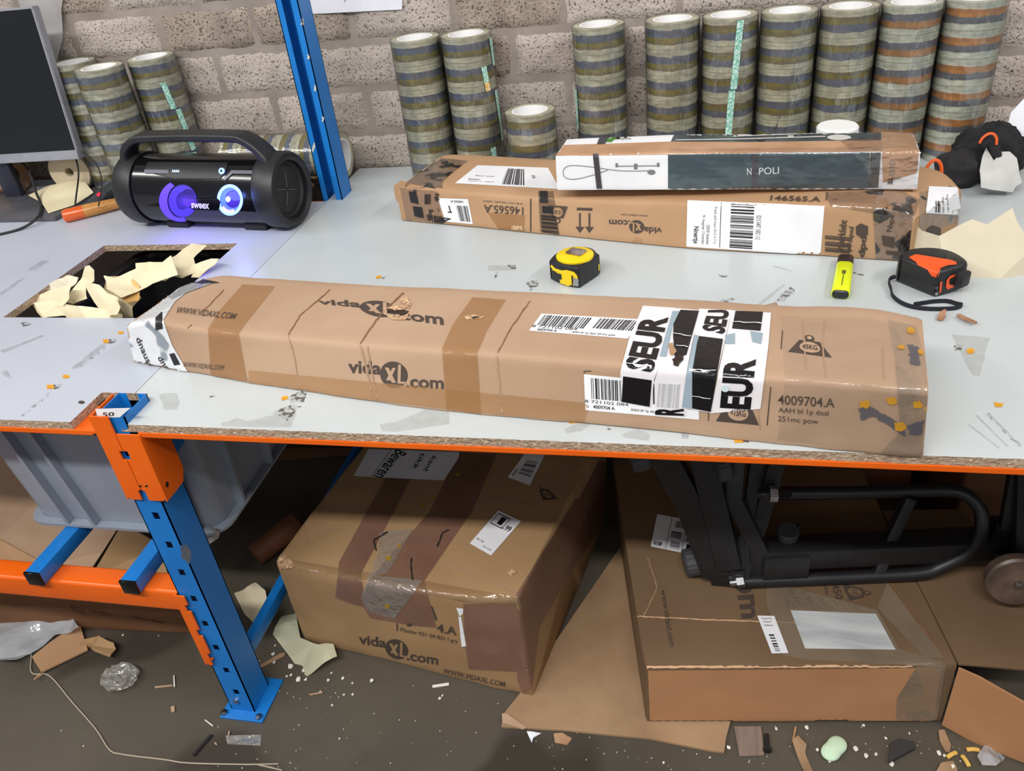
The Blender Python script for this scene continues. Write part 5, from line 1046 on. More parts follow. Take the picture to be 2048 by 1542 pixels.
bm = BM(); gloft(bm, [(.0, .026, .016), (.002, .0285, .017), (gl*.76, .0265, .0165), (gl*.77, .024, .015)]); hb_ = obj('barrel', bm, M_hl, hl); shl = Surf(hb_)
bm = BM(); gloft(bm, [(gl*.76, .0268, .0168), (gl*.97, .0255, .0155), (gl, .022, .012)]); obj('cap', bm, pm('dark_cap', (44, 34, 38), rough=.4), hl)
bm = BM(); gloft(bm, [(-.003, .020, .010), (-.001, .025, .0145), (.001, .026, .0150)]); obj('end_plug', bm, M_black, hl)
S = Shape(); S.poly([f5(*p) for p in ((396, 425), (408, 425), (386, 550), (376, 550))]); S.poly([f5(*p) for p in ((385, 368), (437, 368), (425, 412), (388, 412))]); lay('printed_mark', S, shl, pm('olive_print', (86, 92, 30), rough=.5), hl, .0008)
# scraps of brown card by the tape measure
for pts, l in ((((1533, 948), (1565, 880), (1635, 868), (1632, 930), (1600, 965)), 'small brown cardboard scrap below the orange tape measure'), (((1762, 915), (1800, 900), (1900, 945), (2010, 1000), (1990, 1018), (1930, 1005), (1850, 970)), 'long brown cardboard shred below the strap end at the right')):
    tag(sheet('cardboard_scrap', [Zp(*f5(*p), H+.004) for p in pts], pm('scrap_brown', (176, 132, 104), (150, 108, 82), scale=40, rough=.9), fold=.12, seed=len(l), th=.0025, maxlen=.006), l, 'cardboard scrap')
# ------------------------------------------------------------------ papers, cloth and bits at the right rear
g6 = lambda x, y: (1748+x/5.14, 180+y/5.14)
tag(sheet('paper_sheet', [Pl(x, y, (1.25, .49, H+.012), (-.06, -.62, .78)) for x, y in ((1817, 441), (1845, 462), (1878, 474), (1940, 450), (1970, 460), (2018, 432), (2028, 455), (2062, 500))]+[Zp(x, y, H+.004) for x, y in ((2062, 545), (1990, 562), (1900, 564), (1850, 540), (1822, 524))], pm('cream_sheet', (208, 199, 176), (198, 188, 164), scale=7, rough=.7), fold=.14, seed=31, nfold=7, smooth=True, nrm=.005), 'large cream paper sheet behind the orange tape measure', 'paper')
tag(sheet('tissue', [Pl(*g6(*p), (1.475, .812, H+.006), (-.15, -.9, .42)) for p in ((1180, 570), (1245, 720), (1335, 620), (1420, 618), (1490, 690), (1505, 850), (1540, 945), (1470, 985), (1430, 1050), (1200, 1030), (1085, 1010), (1085, 830), (1130, 680))], pm('soft_tissue', (196, 196, 194), (182, 182, 180), scale=20, rough=.9), fold=.22, seed=33, nfold=9, smooth=True, nrm=.005, nsc=24, maxlen=.008), 'white crumpled tissue beside the black fur cloth', 'tissue')
tag(sheet('paper_sheet', [Pl(*g6(*p), (1.64, .93, H+.12), (-.4, -.85, .3)) for p in ((1600, 40), (1540, 90), (1410, 230), (1330, 525), (1440, 595), (1560, 610), (1650, 560))], M_paper, fold=.03, seed=35, nfold=4, smooth=True), 'white paper sheet propped at the right edge of the picture', 'paper')
# black fur cloth with orange cord loops
bm = BM(); c0 = Zp(*g6(760, 900)); bmesh.ops.create_icosphere(bm, subdivisions=5, radius=1)
c0 = Vector((1.425, .945, H))
for v_ in bm.verts:
    p = v_.co; q = Vector((p.x*.078, p.y*.06, max(p.z, -.75)*.056+.042)); k = 1+.22*nz3(p, 1.6, 3)+.10*nz3(p, 4, 8)+.05*nz3(p, 14, 2)
    v_.co = c0+Vector((q.x*k, q.y*k, max(q.z*k, .0006)))
fc = thing('fur_cloth', 'black fluffy cloth with orange cord loops at the right rear', 'cloth', c0); M_fur = pm('black_fur', (20, 20, 22), (34, 33, 36), scale=60, rough=.95, bump=.8, bscale=200); obj('cloth_body', bm, M_fur, fc, angle=80)
bm = BM(); bmesh.ops.create_icosphere(bm, subdivisions=4, radius=1)
for v_ in bm.verts: p = v_.co.copy(); k = 1+.2*nz3(p, 2, 9)+.06*nz3(p, 12, 2); v_.co = Vector((1.365, .90, H))+Vector((p.x*.045*k, p.y*.04*k, max((max(p.z, -.7)*.042+.031)*k, .0006)))
obj('cloth_fold', bm, pm('grey_black_cloth', (38, 36, 40), (26, 25, 28), scale=40, rough=.9), fc, angle=80)
M_cord = pm('orange_cord', (232, 96, 32), rough=.5)
bm = BM(); sweep(bm, smooth_path([Yp(*g6(*p), .80) for p in ((555, 880), (540, 810), (570, 760), (620, 722), (665, 735), (692, 790), (692, 880))], 6), circ(.0034, 8)); obj('orange_loop', bm, M_cord, fc)
bm = BM(); sweep(bm, smooth_path([Yp(*g6(*p), .865) for p in ((1085, 545), (1120, 490), (1180, 450), (1230, 455), (1260, 500), (1258, 560))], 6), circ(.0026, 8)); obj('orange_loop', bm, M_cord, fc)
bm = BM(); sweep(bm, smooth_path([Yp(*g6(*p), .875) for p in ((1100, 560), (1180, 520), (1230, 580), (1262, 680), (1230, 740))], 6), circ(.009, 10)); obj('grey_strap', bm, pm('grey_black_cloth', (52, 48, 56)), fc)
# cardboard box corner at the right edge
bm = BM(); box(bm, (1.565, .97, H+.0005), (1.78, 1.09, H+.10), bev=.002); tag(obj('cardboard_box', bm, M_card2), 'small brown cardboard box at the right rear edge of the worktop', 'box')
# ------------------------------------------------------------------ notice and plastic sheet on the wall
pw_ = lambda x, y: Yp(x, y, D-.012)
bm = BM(); P = [pw_(574, -60), pw_(806, -75), pw_(804, 19), pw_(584, 30)]; prism(bm, P, (0, .0008, 0)); nt_ = obj('wall_notice', bm, M_paper); tag(nt_, 'white paper notice taped to the block wall right of the blue post', 'notice')
S = Shape(); S.disc(690, 2, 2, 2.5); lay('printed_dot', S, Plane((0, D-.012, 0), (0, -1, 0)), pm('pale_grey_print', (176, 178, 190)), nt_, .0006)
tag(sheet('plastic_sheet', [Yp(x, y, D-.016) for x, y in ((30, -20), (128, -20), (122, 20), (126, 75), (112, 130), (60, 60))], pm('pale_plastic_sheet', (198, 196, 196), (170, 166, 164), scale=9, rough=.25, alpha=.75, bump=.6, bscale=16), fold=.02, seed=41, smooth=True, nrm=.003), 'pale plastic sheet hanging on the wall above the monitor', 'plastic sheet')
# ------------------------------------------------------------------ grey crate under the left worktop
M_crate = pm('grey_crate_plastic', (144, 153, 166), (136, 145, 158), scale=10, rough=.42, bump=.03, bscale=60)
cr = thing('plastic_crate', 'grey ribbed plastic crate standing on the blue cross tubes behind the post', 'crate', (-.2, .33, .3745))
cz0, cz1, cy0, cy1, cx0, cx1 = .3745, .665, .125, .70, -.402, -.003
def ctap(x, y, z): k = (z-cz0)/(cz1-cz0)*.022; return x+(k if x > -.2 else -k), y+(k if y > .3 else -k)
bm = BM()
def rr(z, ins, n=5, rad=.03):
    xa, ya = ctap(cx0, cy0, z); xb, yb = ctap(cx1, cy1, z); w_, h_ = xb-xa-2*ins, yb-ya-2*ins
    return [bm.verts.new(((xa+xb)/2+px, (ya+yb)/2+py, z)) for px, py in rrect(w_, h_, rad, n)]
L1 = [rr(cz0, .004), rr(cz0+.004, .0), rr(cz1, 0), rr(cz1, .004), rr(cz0+.008, .004)]
for A, B in zip(L1, L1[1:]):
    for i in range(len(A)): bm.faces.new((A[i], A[(i+1) % len(A)], B[(i+1) % len(A)], B[i]))
bm.faces.new(L1[0][::-1]); bm.faces.new(L1[-1]); obj('body', bm, M_crate, cr, angle=40)
def cpt(x, y, z): X_, Y_ = ctap(x, y, z); return Vector((X_, Y_, z))
for x in [Yp(*p, .115).x+q for p, q in (((128, 1020), 0), ((182, 1025), 0), ((384, 1035), 0))]:
    bm = BM(); P = [cpt(x, cy0, cz0+.004), cpt(x, cy0, cz1)]; prism(bm, [P[0]+Vector((-.004, -.017, 0)), P[0]+Vector((-.004, .001, 0)), P[1]+Vector((-.004, .001, 0)), P[1]+Vector((-.004, -.017, 0))], (.008, 0, 0)); obj('rib', bm, M_crate, cr)
for y in (.20, .32, .44):
    bm = BM(); P = [cpt(cx1, y, cz0+.004), cpt(cx1, y, cz1)]; prism(bm, [P[0]+Vector((-.001, -.004, 0)), P[0]+Vector((.017, -.004, 0)), P[1]+Vector((.017, -.004, 0)), P[1]+Vector((-.001, -.004, 0))], (0, .008, 0)); obj('rib', bm, M_crate, cr)
for nm, za, zb in (('bottom_flange', cz0, cz0+.006), ('top_rim', cz1-.012, cz1)):
    bm = BM(); A = rr(za, -.018, 6, .045); B = rr(zb, -.018, 6, .045); C_ = rr(zb, -.0005, 6); D_ = rr(za, -.0005, 6)
    for P, Q in ((A, B), (B, C_), (C_, D_), (D_, A)):
        for i in range(len(P)): bm.faces.new((P[i], P[(i+1) % len(P)], Q[(i+1) % len(P)], Q[i]))
    bmesh.ops.recalc_face_normals(bm, faces=bm.faces); obj(nm, bm, M_crate, cr)
bm = BM(); A = rr(cz0+.012, .007); B = rr(cz1-.006, .007)
for i in range(len(A)): bm.faces.new((A[(i+1) % len(A)], A[i], B[i], B[(i+1) % len(A)]))
bm.faces.new(A); C2_ = rr(cz1+.003, .004); D2_ = rr(cz1+.003, -.020, 6, .045); E2_ = rr(cz1-.006, -.0205, 6, .045)
for P, Q_ in ((B, rr(cz1+.003, .006)),):
    for i in range(len(P)): bm.faces.new((P[i], P[(i+1) % len(P)], Q_[(i+1) % len(P)], Q_[i]))
C2_ = rr(cz1+.003, .006, 6, .03)
for P, Q_ in ((C2_, D2_), (D2_, E2_)):
    for i in range(len(P)): bm.faces.new((P[i], P[(i+1) % len(P)], Q_[(i+1) % len(P)], Q_[i]))
o = obj('interior_shade_sheet', bm, pm('interior_shade_black', (22, 21, 22), rough=.4, bump=.8, bscale=30), cr); o['label'] = 'added black sheet for the shade inside the crate'  # black sheet added so the crate interior reads as deep shade
tag(sheet('plastic_bag', [Yp(x, y, .118) for x, y in ((392, 1052), (446, 1050), (440, 1072), (424, 1082), (402, 1070))], M_filmcr, fold=.3, seed=4, maxlen=.01, th=.001), 'small pale plastic bag hanging under the right corner of the grey crate', 'plastic bag')
# ------------------------------------------------------------------ helper for cartons from measured corners
def hexa(bm, A, B, up_A, up_B, dA, dB, rows=20, r=.006, ns=10, amp=.002, seed=2, nscale=6, end=.002, zmin=None):
    """front-bottom corners A,B; heights; depth vectors"""
    A = Vector(A); B = Vector(B); dA = Vector(dA); dB = Vector(dB); ua = Vector((0, 0, up_A)); ub = Vector((0, 0, up_B))
    loft_box(bm, [(A, A+ua, A+ua+dA, A+dA), (B, B+ub, B+ub+dB, B+dB)], rows=rows, r=r, ns=ns, amp=amp, seed=seed, nscale=nscale, end=end, zmin=zmin)
# planter carton
pk = thing('planter_carton', 'big taped brown carton standing on the floor under the middle of the worktop', 'carton', (.35, .4, 0))
A = Vector((.0545, .178, .0008)); B = Vector((.5605, .1005, .0008)); dep_ = Vector((.090, .52, 0))
bm = BM(); loft_box(bm, [(A, A+Vector((-.012, .008, .236)), A+Vector((.075, .52, .252)), A+dep_), (A.lerp(B, .3), A.lerp(B, .3)+Vector((0, -.004, .243)), A.lerp(B, .3)+dep_+Vector((0, 0, .255)), A.lerp(B, .3)+dep_), (A.lerp(B, .75), A.lerp(B, .75)+Vector((0, -.004, .258)), A.lerp(B, .75)+dep_+Vector((0, 0, .268)), A.lerp(B, .75)+dep_), (B, B+Vector((-.004, .01, .272)), B+Vector((.10, .52, .272)), B+dep_)],
     rows=36, r=.010, ns=12, amp=.005, nscale=6, seed=7, end=.003, zmin=.0006)
po = obj('carton', bm, M_card3, pk, angle=50); sk = Surf(po)
K = lambda x, y: (500+x/2.695, 880+y/2.695)
ks = lambda *p: [K(*q) for q in p]
for q in (ks((810, 60), (940, 60), (800, 340), (600, 720), (620, 900), (570, 890), (460, 850), (480, 660)), ks((1130, 70), (1330, 75), (1200, 380), (940, 760), (1005, 1010), (880, 1000), (650, 960), (600, 880), (640, 760), (740, 640), (960, 400))):
    strip(sk, pk, q, M_tapemv, 'mauve_tape', .0010)
strip(sk, pk, ks((1880, 110), (1965, 140), (1990, 200), (1930, 420), (1830, 560), (1700, 760), (1560, 1010), (1520, 1330), (1480, 1400), (1440, 1290), (1460, 880), (1430, 840)), M_tapemv, 'mauve_tape', .0012)
strip(sk, pk, ks((1150, 880), (1430, 880), (1470, 960), (1460, 1250), (1180, 1235), (1160, 1100)), M_tapemv, 'mauve_tape', .0010)
strip(sk, pk, ks((700, 500), (880, 480), (800, 620), (740, 720), (640, 740), (690, 610)), M_filmcr, 'clear_tape', .0018); strip(sk, pk, ks((640, 730), (930, 760), (900, 800), (780, 960), (640, 920), (600, 850)), M_filmcr, 'clear_tape', .0020)
strip(sk, pk, ks((170, 640), (470, 690), (930, 760), (1440, 850), (1470, 890), (1150, 870), (640, 760), (180, 690)), film('glossy_edge_tape', (200, 164, 120), .25, .08, .8, 40, (1, 1, 1), .2), 'edge_tape', .0016)
lay_each('yellow_print_mark', [ragged(ks((x-r_, y-r_*.7), (x+r_, y-r_*.8), (x+r_, y+r_), (x-r_*.7, y+r_)), .8, x) for x, y, r_ in ((748, 640, 14), (805, 575, 10), (740, 892, 13), (930, 350, 12), (985, 312, 10), (1120, 190, 10))], sk, pm('dull_yellow_print', (186, 150, 40), rough=.4, alpha=.7), pk, .0022)
n_ = lay('paper_note', q2(ks((640, 52), (1130, 68), (1125, 100), (1045, 222), (900, 215), (558, 198))), sk, M_paper, pk, .0020); n_['label'] = 'white handwritten paper note'
S = Shape(); S.quad(text('Bewaren', .006, .2), [K(850, 72), K(735, 215), K(665, 200), K(790, 52)]); S.quad(text('kant', .0, .2), [K(1010, 95), K(960, 180), K(930, 172), K(985, 88)]); S.quad(text('tikk', .0, .2), [K(950, 80), K(900, 165), K(872, 158), K(925, 76)])
for k in range(12): t = k/12; S.poly(ks((768-110*t, 52+150*t), (766-110*t, 52+150*t), (757-110*t, 64+150*t), (760-110*t, 64+150*t)))
lay('handwriting', S, sk, M_inkb, n_, .0028)
fl_ = lay('card_flap', q2(ks((1590, 85), (1880, 100), (1765, 320), (1700, 305), (1520, 240))), sk, M_card3, pk, .0022)
S = Shape(); S.sub(barcode(12, 5), .3, .25, .85, .75, 90); S.sub(text('AFZENDER'), .1, .6, .2, .9, 270)
label(sk, pk, ks((1480, 80), (1590, 85), (1510, 250), (1390, 205)), S, 'barcode_label', off=.0026)
S = Shape(); S.sub(text('1', .03), .30, .10, .5, .30, 0); S.sub(text('99', .02), .70, .22, .92, .36, 0); S.sub(text('Paczka'), .55, .30, .70, .35); S.sub(text('WROC  14086'), .08, .80, .4, .84); S.sub(text('KOD 21 - 09 - 2023'), .5, .88, .86, .92)
for a in ((.08, .06, .62, .08), (.08, .34, .62, .36), (.08, .06, .10, .36), (.60, .06, .62, .36)): S.rect(*a)
label(sk, pk, ks((1340, 382), (1462, 440), (1300, 626), (1185, 560)), S, 'parcel_label', off=.0016)
weight_icon(sk, pk, ks((1530, 255), (1600, 240), (1660, 320), (1580, 325)), '15', M_ink, M_card3)
S = Shape(); tline(S, '4.A', K(1008, 1030), K(1114, 1052), (0, -17), .012); tline(S, 'Planter 021 04 831 l gry', K(812, 1034), K(1122, 1098), (0, -10), .002); S.poly(ks((975, 890), (985, 895), (1010, 968), (1000, 968))); S.poly(ks((790, 985), (796, 985), (798, 1026), (792, 1026))); S.poly(ks((845, 990), (875, 985), (870, 1000), (850, 1002)))
lay('printed_text', S, sk, M_ink, pk, .0018)
S = Shape(); tline(S, 'WWW.VIDAXL.COM', K(1040, 1254), K(1372, 1328), (2, -10), .002); lay('printed_text', S, sk, M_ink, pk, .0018)
logo(sk, pk, ks((585, 1040), (1015, 1110), (1015, 1215), (590, 1150)), M_ink, M_card3)
S = Shape(); label(sk, pk, ks((1112, 903), (1150, 908), (1148, 935), (1130, 950), (1150, 960), (1150, 1010), (1135, 1020), (1166, 1110), (1140, 1112))[:4], None, 'torn_label'); lay('torn_label', q2(ks((1125, 950), (1140, 950), (1150, 1010), (1140, 1030), (1167, 1108), (1142, 1112))), sk, M_white, pk, .0014)
for pts in (((667, 545), (745, 500)), ((667, 548), (682, 602)), ((1010, 580), (1040, 505), (1072, 486)), ((870, 640), (868, 700), (880, 760))): crease(ks(*pts), 3, pk, sk, pm('black_scrape', (40, 30, 28), rough=.8), 'scrape', 3, .0024)
for pts in (((230, 455), (560, 505), (700, 530)), ((310, 330), (650, 390)), ((1000, 640), (1440, 830)), ((1180, 300), (1700, 385)), ((960, 540), (1560, 610))): crease(ks(*pts), 2.4, pk, sk, MATS['soft_dent'], 'dent_line', 4, .0008)
lay('frayed_corner', q2(ragged(ks((115, 620), (150, 610), (240, 660), (230, 690), (140, 690)), 2, 5)), sk, M_fray, pk, .002)
lay('torn_card', q2(ragged(ks((1385, 710), (1420, 695), (1440, 720), (1405, 735)), 1.5, 6)), sk, M_fray, pk, .0016)
# flattened cardboard on the floor between the two cartons
def fsheet(name, pts, mat, lbl, cat, z=.002, th=.004, **k): return tag(sheet(name, [Zp(x, y, z) for x, y in pts], mat, th=th, **k), lbl, cat)
fsheet('cardboard_sheet', [(1003, 1456), (1008, 1430), (1040, 1390), (1300, 1010), (1420, 1010), (1500, 1300), (1452, 1478), (1448, 1508), (1420, 1504), (1300, 1480), (1140, 1464)], M_cardgr, 'flattened grey brown cardboard sheet lying on the floor between the two cartons', 'cardboard', th=.005, maxlen=.03, nrm=.0006, fold=.0)
# flat carton at the right with open flaps
fk = thing('flat_carton', 'wide flat brown carton on the floor at the right, with the black frame on it', 'carton', (1.0, .35, 0))
A = Vector((.785, .0735, .0075)); B = Vector((1.2965, .139, .0075)); dF = Vector((-.118, .60, 0)); dG = Vector((-.10, .60, 0)); fh = .158
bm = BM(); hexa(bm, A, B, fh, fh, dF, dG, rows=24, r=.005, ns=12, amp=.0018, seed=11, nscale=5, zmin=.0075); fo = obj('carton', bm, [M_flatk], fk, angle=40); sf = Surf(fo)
Q = lambda x, y: (1200+x/2.402, 900+y/2.402)
qs = lambda *p: [Q(*q) for q in p]
lay('front_panel', q2(qs((230, 1058), (1640, 1044), (1600, 1306), (240, 1311))), sf, M_cardor, fk, .0010, 6)
tB = B+Vector((0, 0, fh))
ft = [tB+Vector((.002, 0, -.002)), tB+dG*.62+Vector((.002, 0, -.002)), tB+dG*.62+Vector((.16, .03, -.012)), Zp(2075, 1300, .145)+Vector((.05, .02, 0)), Zp(2048, 1342, .150)]
tag(sheet('top_flap', ft, M_flatk, fk, th=.004, maxlen=.03, nrm=.001), None, None)
s0 = Vector((B.x, B.y, 0))+Vector((.003, -.002, 0)); s1f = Zp(2048, 1523, .004); sdv = s1f-s0; sn = (sdv.y, -sdv.x, 0); gg = lambda x, y: Pl(x, y, s0, sn)
ff = [Vector((s0.x, s0.y, fh+.004)), gg(1960, 1352), gg(2048, 1402), gg(2120, 1440), gg(2120, 1560), gg(2048, 1522), gg(1960, 1488), Vector((s0.x, s0.y, .006))]
tag(sheet('side_flap', ff, M_cardor, fk, th=.004, maxlen=.03, nrm=.001), None, None)
strip(sf, fk, qs((1520, 1040), (1660, 1030), (1640, 1150), (1610, 1325), (1420, 1290), (1425, 1190), (1560, 1180)), M_tapegr, 'grey_tape', .0014)
strip(sf, fk, qs((800, 640), (880, 650), (900, 760), (1330, 770), (1440, 960), (1640, 1020), (1640, 1040), (1010, 1010), (880, 990), (800, 740)), M_tapegr, 'grey_tape', .0012)
strip(sf, fk, qs((1380, 640), (1470, 760), (1650, 1000), (1560, 1000), (1330, 760)), M_tapegr, 'grey_tape', .0014)
S = Shape(); S.quad(text('www.vidaxl.com', .012), [Q(318, 672), Q(362, 945), Q(335, 948), Q(290, 674)]); lay('printed_text', S, sf, M_ink, fk, .0010)
S = Shape(); S.quad(text('om', .03), [Q(735, 600), Q(748, 810), Q(680, 812), Q(640, 610)]); lay('printed_text', S, sf, M_ink, fk, .0010)
S = Shape(); S.quad(text('2450.A', .02), [Q(1140, 620), Q(1185, 760), Q(1150, 765), Q(1100, 625)]); S.quad(text('Rollator zwart 24'), [Q(1090, 640), Q(1120, 765), Q(1105, 768), Q(1072, 645)]); lay('printed_text', S, sf, M_ink, fk, .0010)
weight_icon(sf, fk, qs((1305, 660), (1300, 720), (1200, 725), (1160, 640)), '<15', M_ink, M_flatk)
S = Shape(); S.sub(text('GLS', .04), .05, .82, .25, .93, 90); S.sub(barcode(10, 2), .48, .1, .68, .3); S.sub(barcode(10, 3), .42, .42, .68, .62, 90); S.sub(barcode(9, 4), .45, .72, .68, .92, 90); S.rect(.36, .0, .37, 1); S.rect(.74, .02, .75, 1); S.rect(.84, .72, 1, 1); S.sub(text('BE  80'), .8, .55, .98, .66)
label(sf, fk, qs((275, 310), (470, 345), (440, 505), (243, 465)), S, 'carrier_label', off=.0012)
S = Shape(); S.sub(barcode(10, 2), .25, .5, .55, .95, 90); S.sub(text('Postnl 412'), .2, .05, .8, .10); S.sub(text('Hoogweg 12'), .2, .14, .7, .19); S.sub(text('Eindhoven'), .2, .23, .7, .28)
label(sf, fk, qs((755, 798), (837, 800), (905, 978), (825, 980)), S, 'address_label', off=.0016)
pc_ = lay('document_pouch', q2(qs((915, 773), (1325, 790), (1420, 963), (985, 957))), sf, pm('silvery_pouch', (206, 208, 210), (170, 174, 176), scale=5, rough=.25, stretch=(1, 6, 1), bump=.4, bscale=8), fk, .0020); pc_['label'] = 'blank silvery document pouch'
crease(qs((180, 800), (480, 815), (940, 830)), 2.2, fk, sf, pm('pale_fold', (206, 166, 130), rough=.9), 'fold_line', 2, .0008); crease(qs((230, 520), (275, 660), (210, 800)), 2, fk, sf, MATS['soft_dent'], 'fold_line', 2, .0008); crease(qs((225, 1042), (1500, 1038)), 3, fk, sf, MATS['pale_fold'], 'worn_edge', 2, .0014)
crease(qs((1400, 640), (1640, 990)), 2.5, fk, sf, M_crease, 'fold_line', 5, .0010)
# ------------------------------------------------------------------ black steel frame standing on the flat carton
TZ = .0075+fh+.003
fm = thing('steel_frame', 'black steel folding frame with knobs and bolts on top of the flat carton', 'frame', (1.2, .42, TZ))
YF = .40
def fp_(x, y, yy=YF): return Yp(*Q(x, y), yy)
def bar(name, pts, w_, h_, par=fm, mat=M_bmetal, up=(0, 1, 0), r=.003, sub=0):
    P = smooth_path(pts, sub) if sub else pts; bm = BM(); sweep(bm, P, rrect(w_, h_, r, 2), up=up); bmesh.ops.recalc_face_normals(bm, faces=bm.faces); return obj(name, bm, mat, par)
def tube(name, pts, r, par=fm, mat=M_bmetal, sub=8):
    bm = BM(); sweep(bm, smooth_path(pts, sub), circ(r, 14), up=(0.1, 1, 0)); bmesh.ops.recalc_face_normals(bm, faces=bm.faces); return obj(name, bm, mat, par)
def fz(x, y, z): return Zp(*Q(x, y), z)
ZT = TZ+.0135
tube('bent_tube', [fz(870, 207, .335), fz(1200, 205, .335), fz(1600, 195, .335), fz(1740, 207, .333), fz(1820, 270, .318), fz(1835, 360, .290), fz(1815, 440, .255), fz(1760, 500, .225), fz(1640, 560, .197), fz(1540, 592, ZT+.004), fz(1300, 606, ZT), fz(1000, 619, ZT), fz(690, 632, ZT)], .0125)
bar('cross_bar', [fz(1490, 222, .33), fz(1400, 410, .25), fz(1330, 600, ZT)], .020, .026)
bar('main_tube', [fz(760, 500, .226), fz(1400, 470, .226), fz(2250, 430, .226)], .046, .050, r=.005)
bar('sleeve', [fz(770, 525, .215), fz(985, 515, .215)], .058, .062, r=.004)
bar('bracket', [fz(655, 30, .43), fz(640, 235, .36), fz(765, 480, .25), fz(745, 605, .186)], .032, .018, r=.002)
bar('channel', [fz(275, -40, .48), fz(430, 250, .34), fz(560, 590, .195)], .052, .030, r=.003); bar('channel', [fz(480, -30, .47), fz(560, 300, .33), fz(620, 560, .22)], .046, .028, r=.003)
bar('channel', [fz(780, 20, .43), fz(720, 400, .27), fz(660, 600, .19)], .040, .03, r=.003); bar('channel', [fz(850, 40, .44), fz(770, 330, .30), fz(720, 460, .25)], .028, .03, r=.003)
foot_ = fz(590, 650, TZ); bm = BM(); box(bm, (foot_.x-.022, foot_.y-.004, TZ), (foot_.x+.04, foot_.y+.04, TZ+.045), bev=.003); obj('foot_block', bm, M_bmetal, fm)
def knob(c, axis, r, L_, name='knob'):
    bm = BM(); n = 36; u, v, a_ = basis(axis); c = Vector(c)
    prof = [(0, r*.55), (0.0, r*.8), (L_*.12, r), (L_*.9, r), (L_, r*.9), (L_, .001)]; rg = []
    for t, q in prof: rg.append([bm.verts.new(c+a_*t+(u*math.cos(2*PI*i/n)+v*math.sin(2*PI*i/n))*q*(1-.05*(i % 2))) for i in range(n)])
    for A_, B_ in zip(rg, rg[1:]):
        for i in range(n): bm.faces.new((A_[i], A_[(i+1) % n], B_[(i+1) % n], B_[i]))
    bm.faces.new(rg[0][::-1]); bmesh.ops.recalc_face_normals(bm, faces=bm.faces); return obj(name, bm, pm('dark_grey_knob', (62, 62, 66), rough=.6), fm, angle=25)
knob(fz(402, 545, TZ+.032), (1, .25, .1), .027, .034); knob(fz(555, 95, .43), (1, .35, .1), .024, .024); knob(fz(150, 60, .46), (1, .35, .1), .02, .03); knob(fz(900, 415, .252), (0, -.2, 1), .020, .020)
def bolt(c, axis, r=.0115):
    bm = BM(); lathe(bm, c, axis, [(-.004, r*.6), (0, r*.62), (.0005, r), (.014, r), (.015, r*.85)], 6); lathe(bm, Vector(c)-Vector(axis).normalized()*.012, axis, [(0, .001), (0, r*.62), (.012, r*.62)], 14); bmesh.ops.recalc_face_normals(bm, faces=bm.faces); return obj('hex_bolt', bm, M_steel, fm, smooth=False)
bolt(fz(812, 210, .385), (1, .1, 0), .0145); bolt(fz(655, 632, ZT+.006), (1, .1, .2), .013); tube('bolt_pin', [fz(760, 210, .385), fz(812, 210, .385), fz(900, 208, .34)], .009)
tube('pin', [fz(945, 405, .25), fz(958, 358, .27)], .004)
# right end: hub plate, wheel and stays of the frame
bm = BM(); c = fz(1985, 600, .225); lathe(bm, c, (0, -1, 0.15), [(0, .001), (0, .046), (.004, .050), (.02, .050), (.024, .046), (.024, .012), (.026, .001)], 40); wh = obj('wheel', bm, pm('brown_grey_wheel', (104, 84, 72), (70, 58, 52), scale=20, rough=.4), fm)
bm = BM(); cp_ = c+Vector((0, -.026, .004)); lathe(bm, cp_, (0, -1, .15), [(0, .007), (.005, .006), (.006, .001)], 12); obj('hub_bolt', bm, M_steel, wh)
bar('stay', [fz(2000, 90, .40), fz(1950, 370, .28)], .022, .02); bar('stay', [fz(2070, 60, .42), fz(2050, 480, .24), fz(1960, 560, .22)], .05, .04)
bar('stay', [fz(1880, 380, .262), fz(2100, 372, .262)], .05, .03, r=.01)
lay('light_gap', q2(qs((1985, 330), (2010, 335), (1975, 360), (1945, 360))), Plane((1.4, .45, .4), (0, -1, 0)), M_card2, fm, .0006) if False else None
# ------------------------------------------------------------------ things behind, under the worktop
def carton(name, x0, x1, y0, y1, z0, z1, mat, lbl, rz=0, seed=1):
    bm = BM(); c = Vector(((x0+x1)/2, (y0+y1)/2, 0)); M3 = Matrix.Rotation(rz, 3, 'Z'); f = lambda x, y: c+M3 @ (Vector((x, y, 0))-c)
    A_ = f(x0, y0); B_ = f(x1, y0); C2 = f(x1, y1); D2 = f(x0, y1); z = lambda p, h: Vector((p.x, p.y, h))
    loft_box(bm, [(z(A_, z0), z(A_, z1), z(D2, z1), z(D2, z0)), (z(B_, z0), z(B_, z1), z(C2, z1), z(C2, z0))], rows=10, r=.004, ns=6, amp=.0015, seed=seed, zmin=z0); return tag(obj(name, bm, mat, angle=40), lbl, 'carton')
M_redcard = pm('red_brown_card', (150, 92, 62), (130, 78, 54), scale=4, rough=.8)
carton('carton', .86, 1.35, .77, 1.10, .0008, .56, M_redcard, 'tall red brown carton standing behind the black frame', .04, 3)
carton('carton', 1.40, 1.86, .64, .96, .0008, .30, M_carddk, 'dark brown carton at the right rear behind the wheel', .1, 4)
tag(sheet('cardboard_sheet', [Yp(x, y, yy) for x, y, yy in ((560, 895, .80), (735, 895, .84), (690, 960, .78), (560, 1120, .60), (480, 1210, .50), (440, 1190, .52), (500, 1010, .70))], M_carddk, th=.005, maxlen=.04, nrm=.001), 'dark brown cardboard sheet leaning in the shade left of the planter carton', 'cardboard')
tag(sheet('cardboard_strip', [Yp(x, y, yy) for x, y, yy in ((432, 1160, .44), (600, 1060, .60), (612, 1075, .60), (440, 1176, .44))], M_card2, th=.012, maxlen=.05), 'pale cardboard edge strip leaning behind the blue post', 'cardboard')
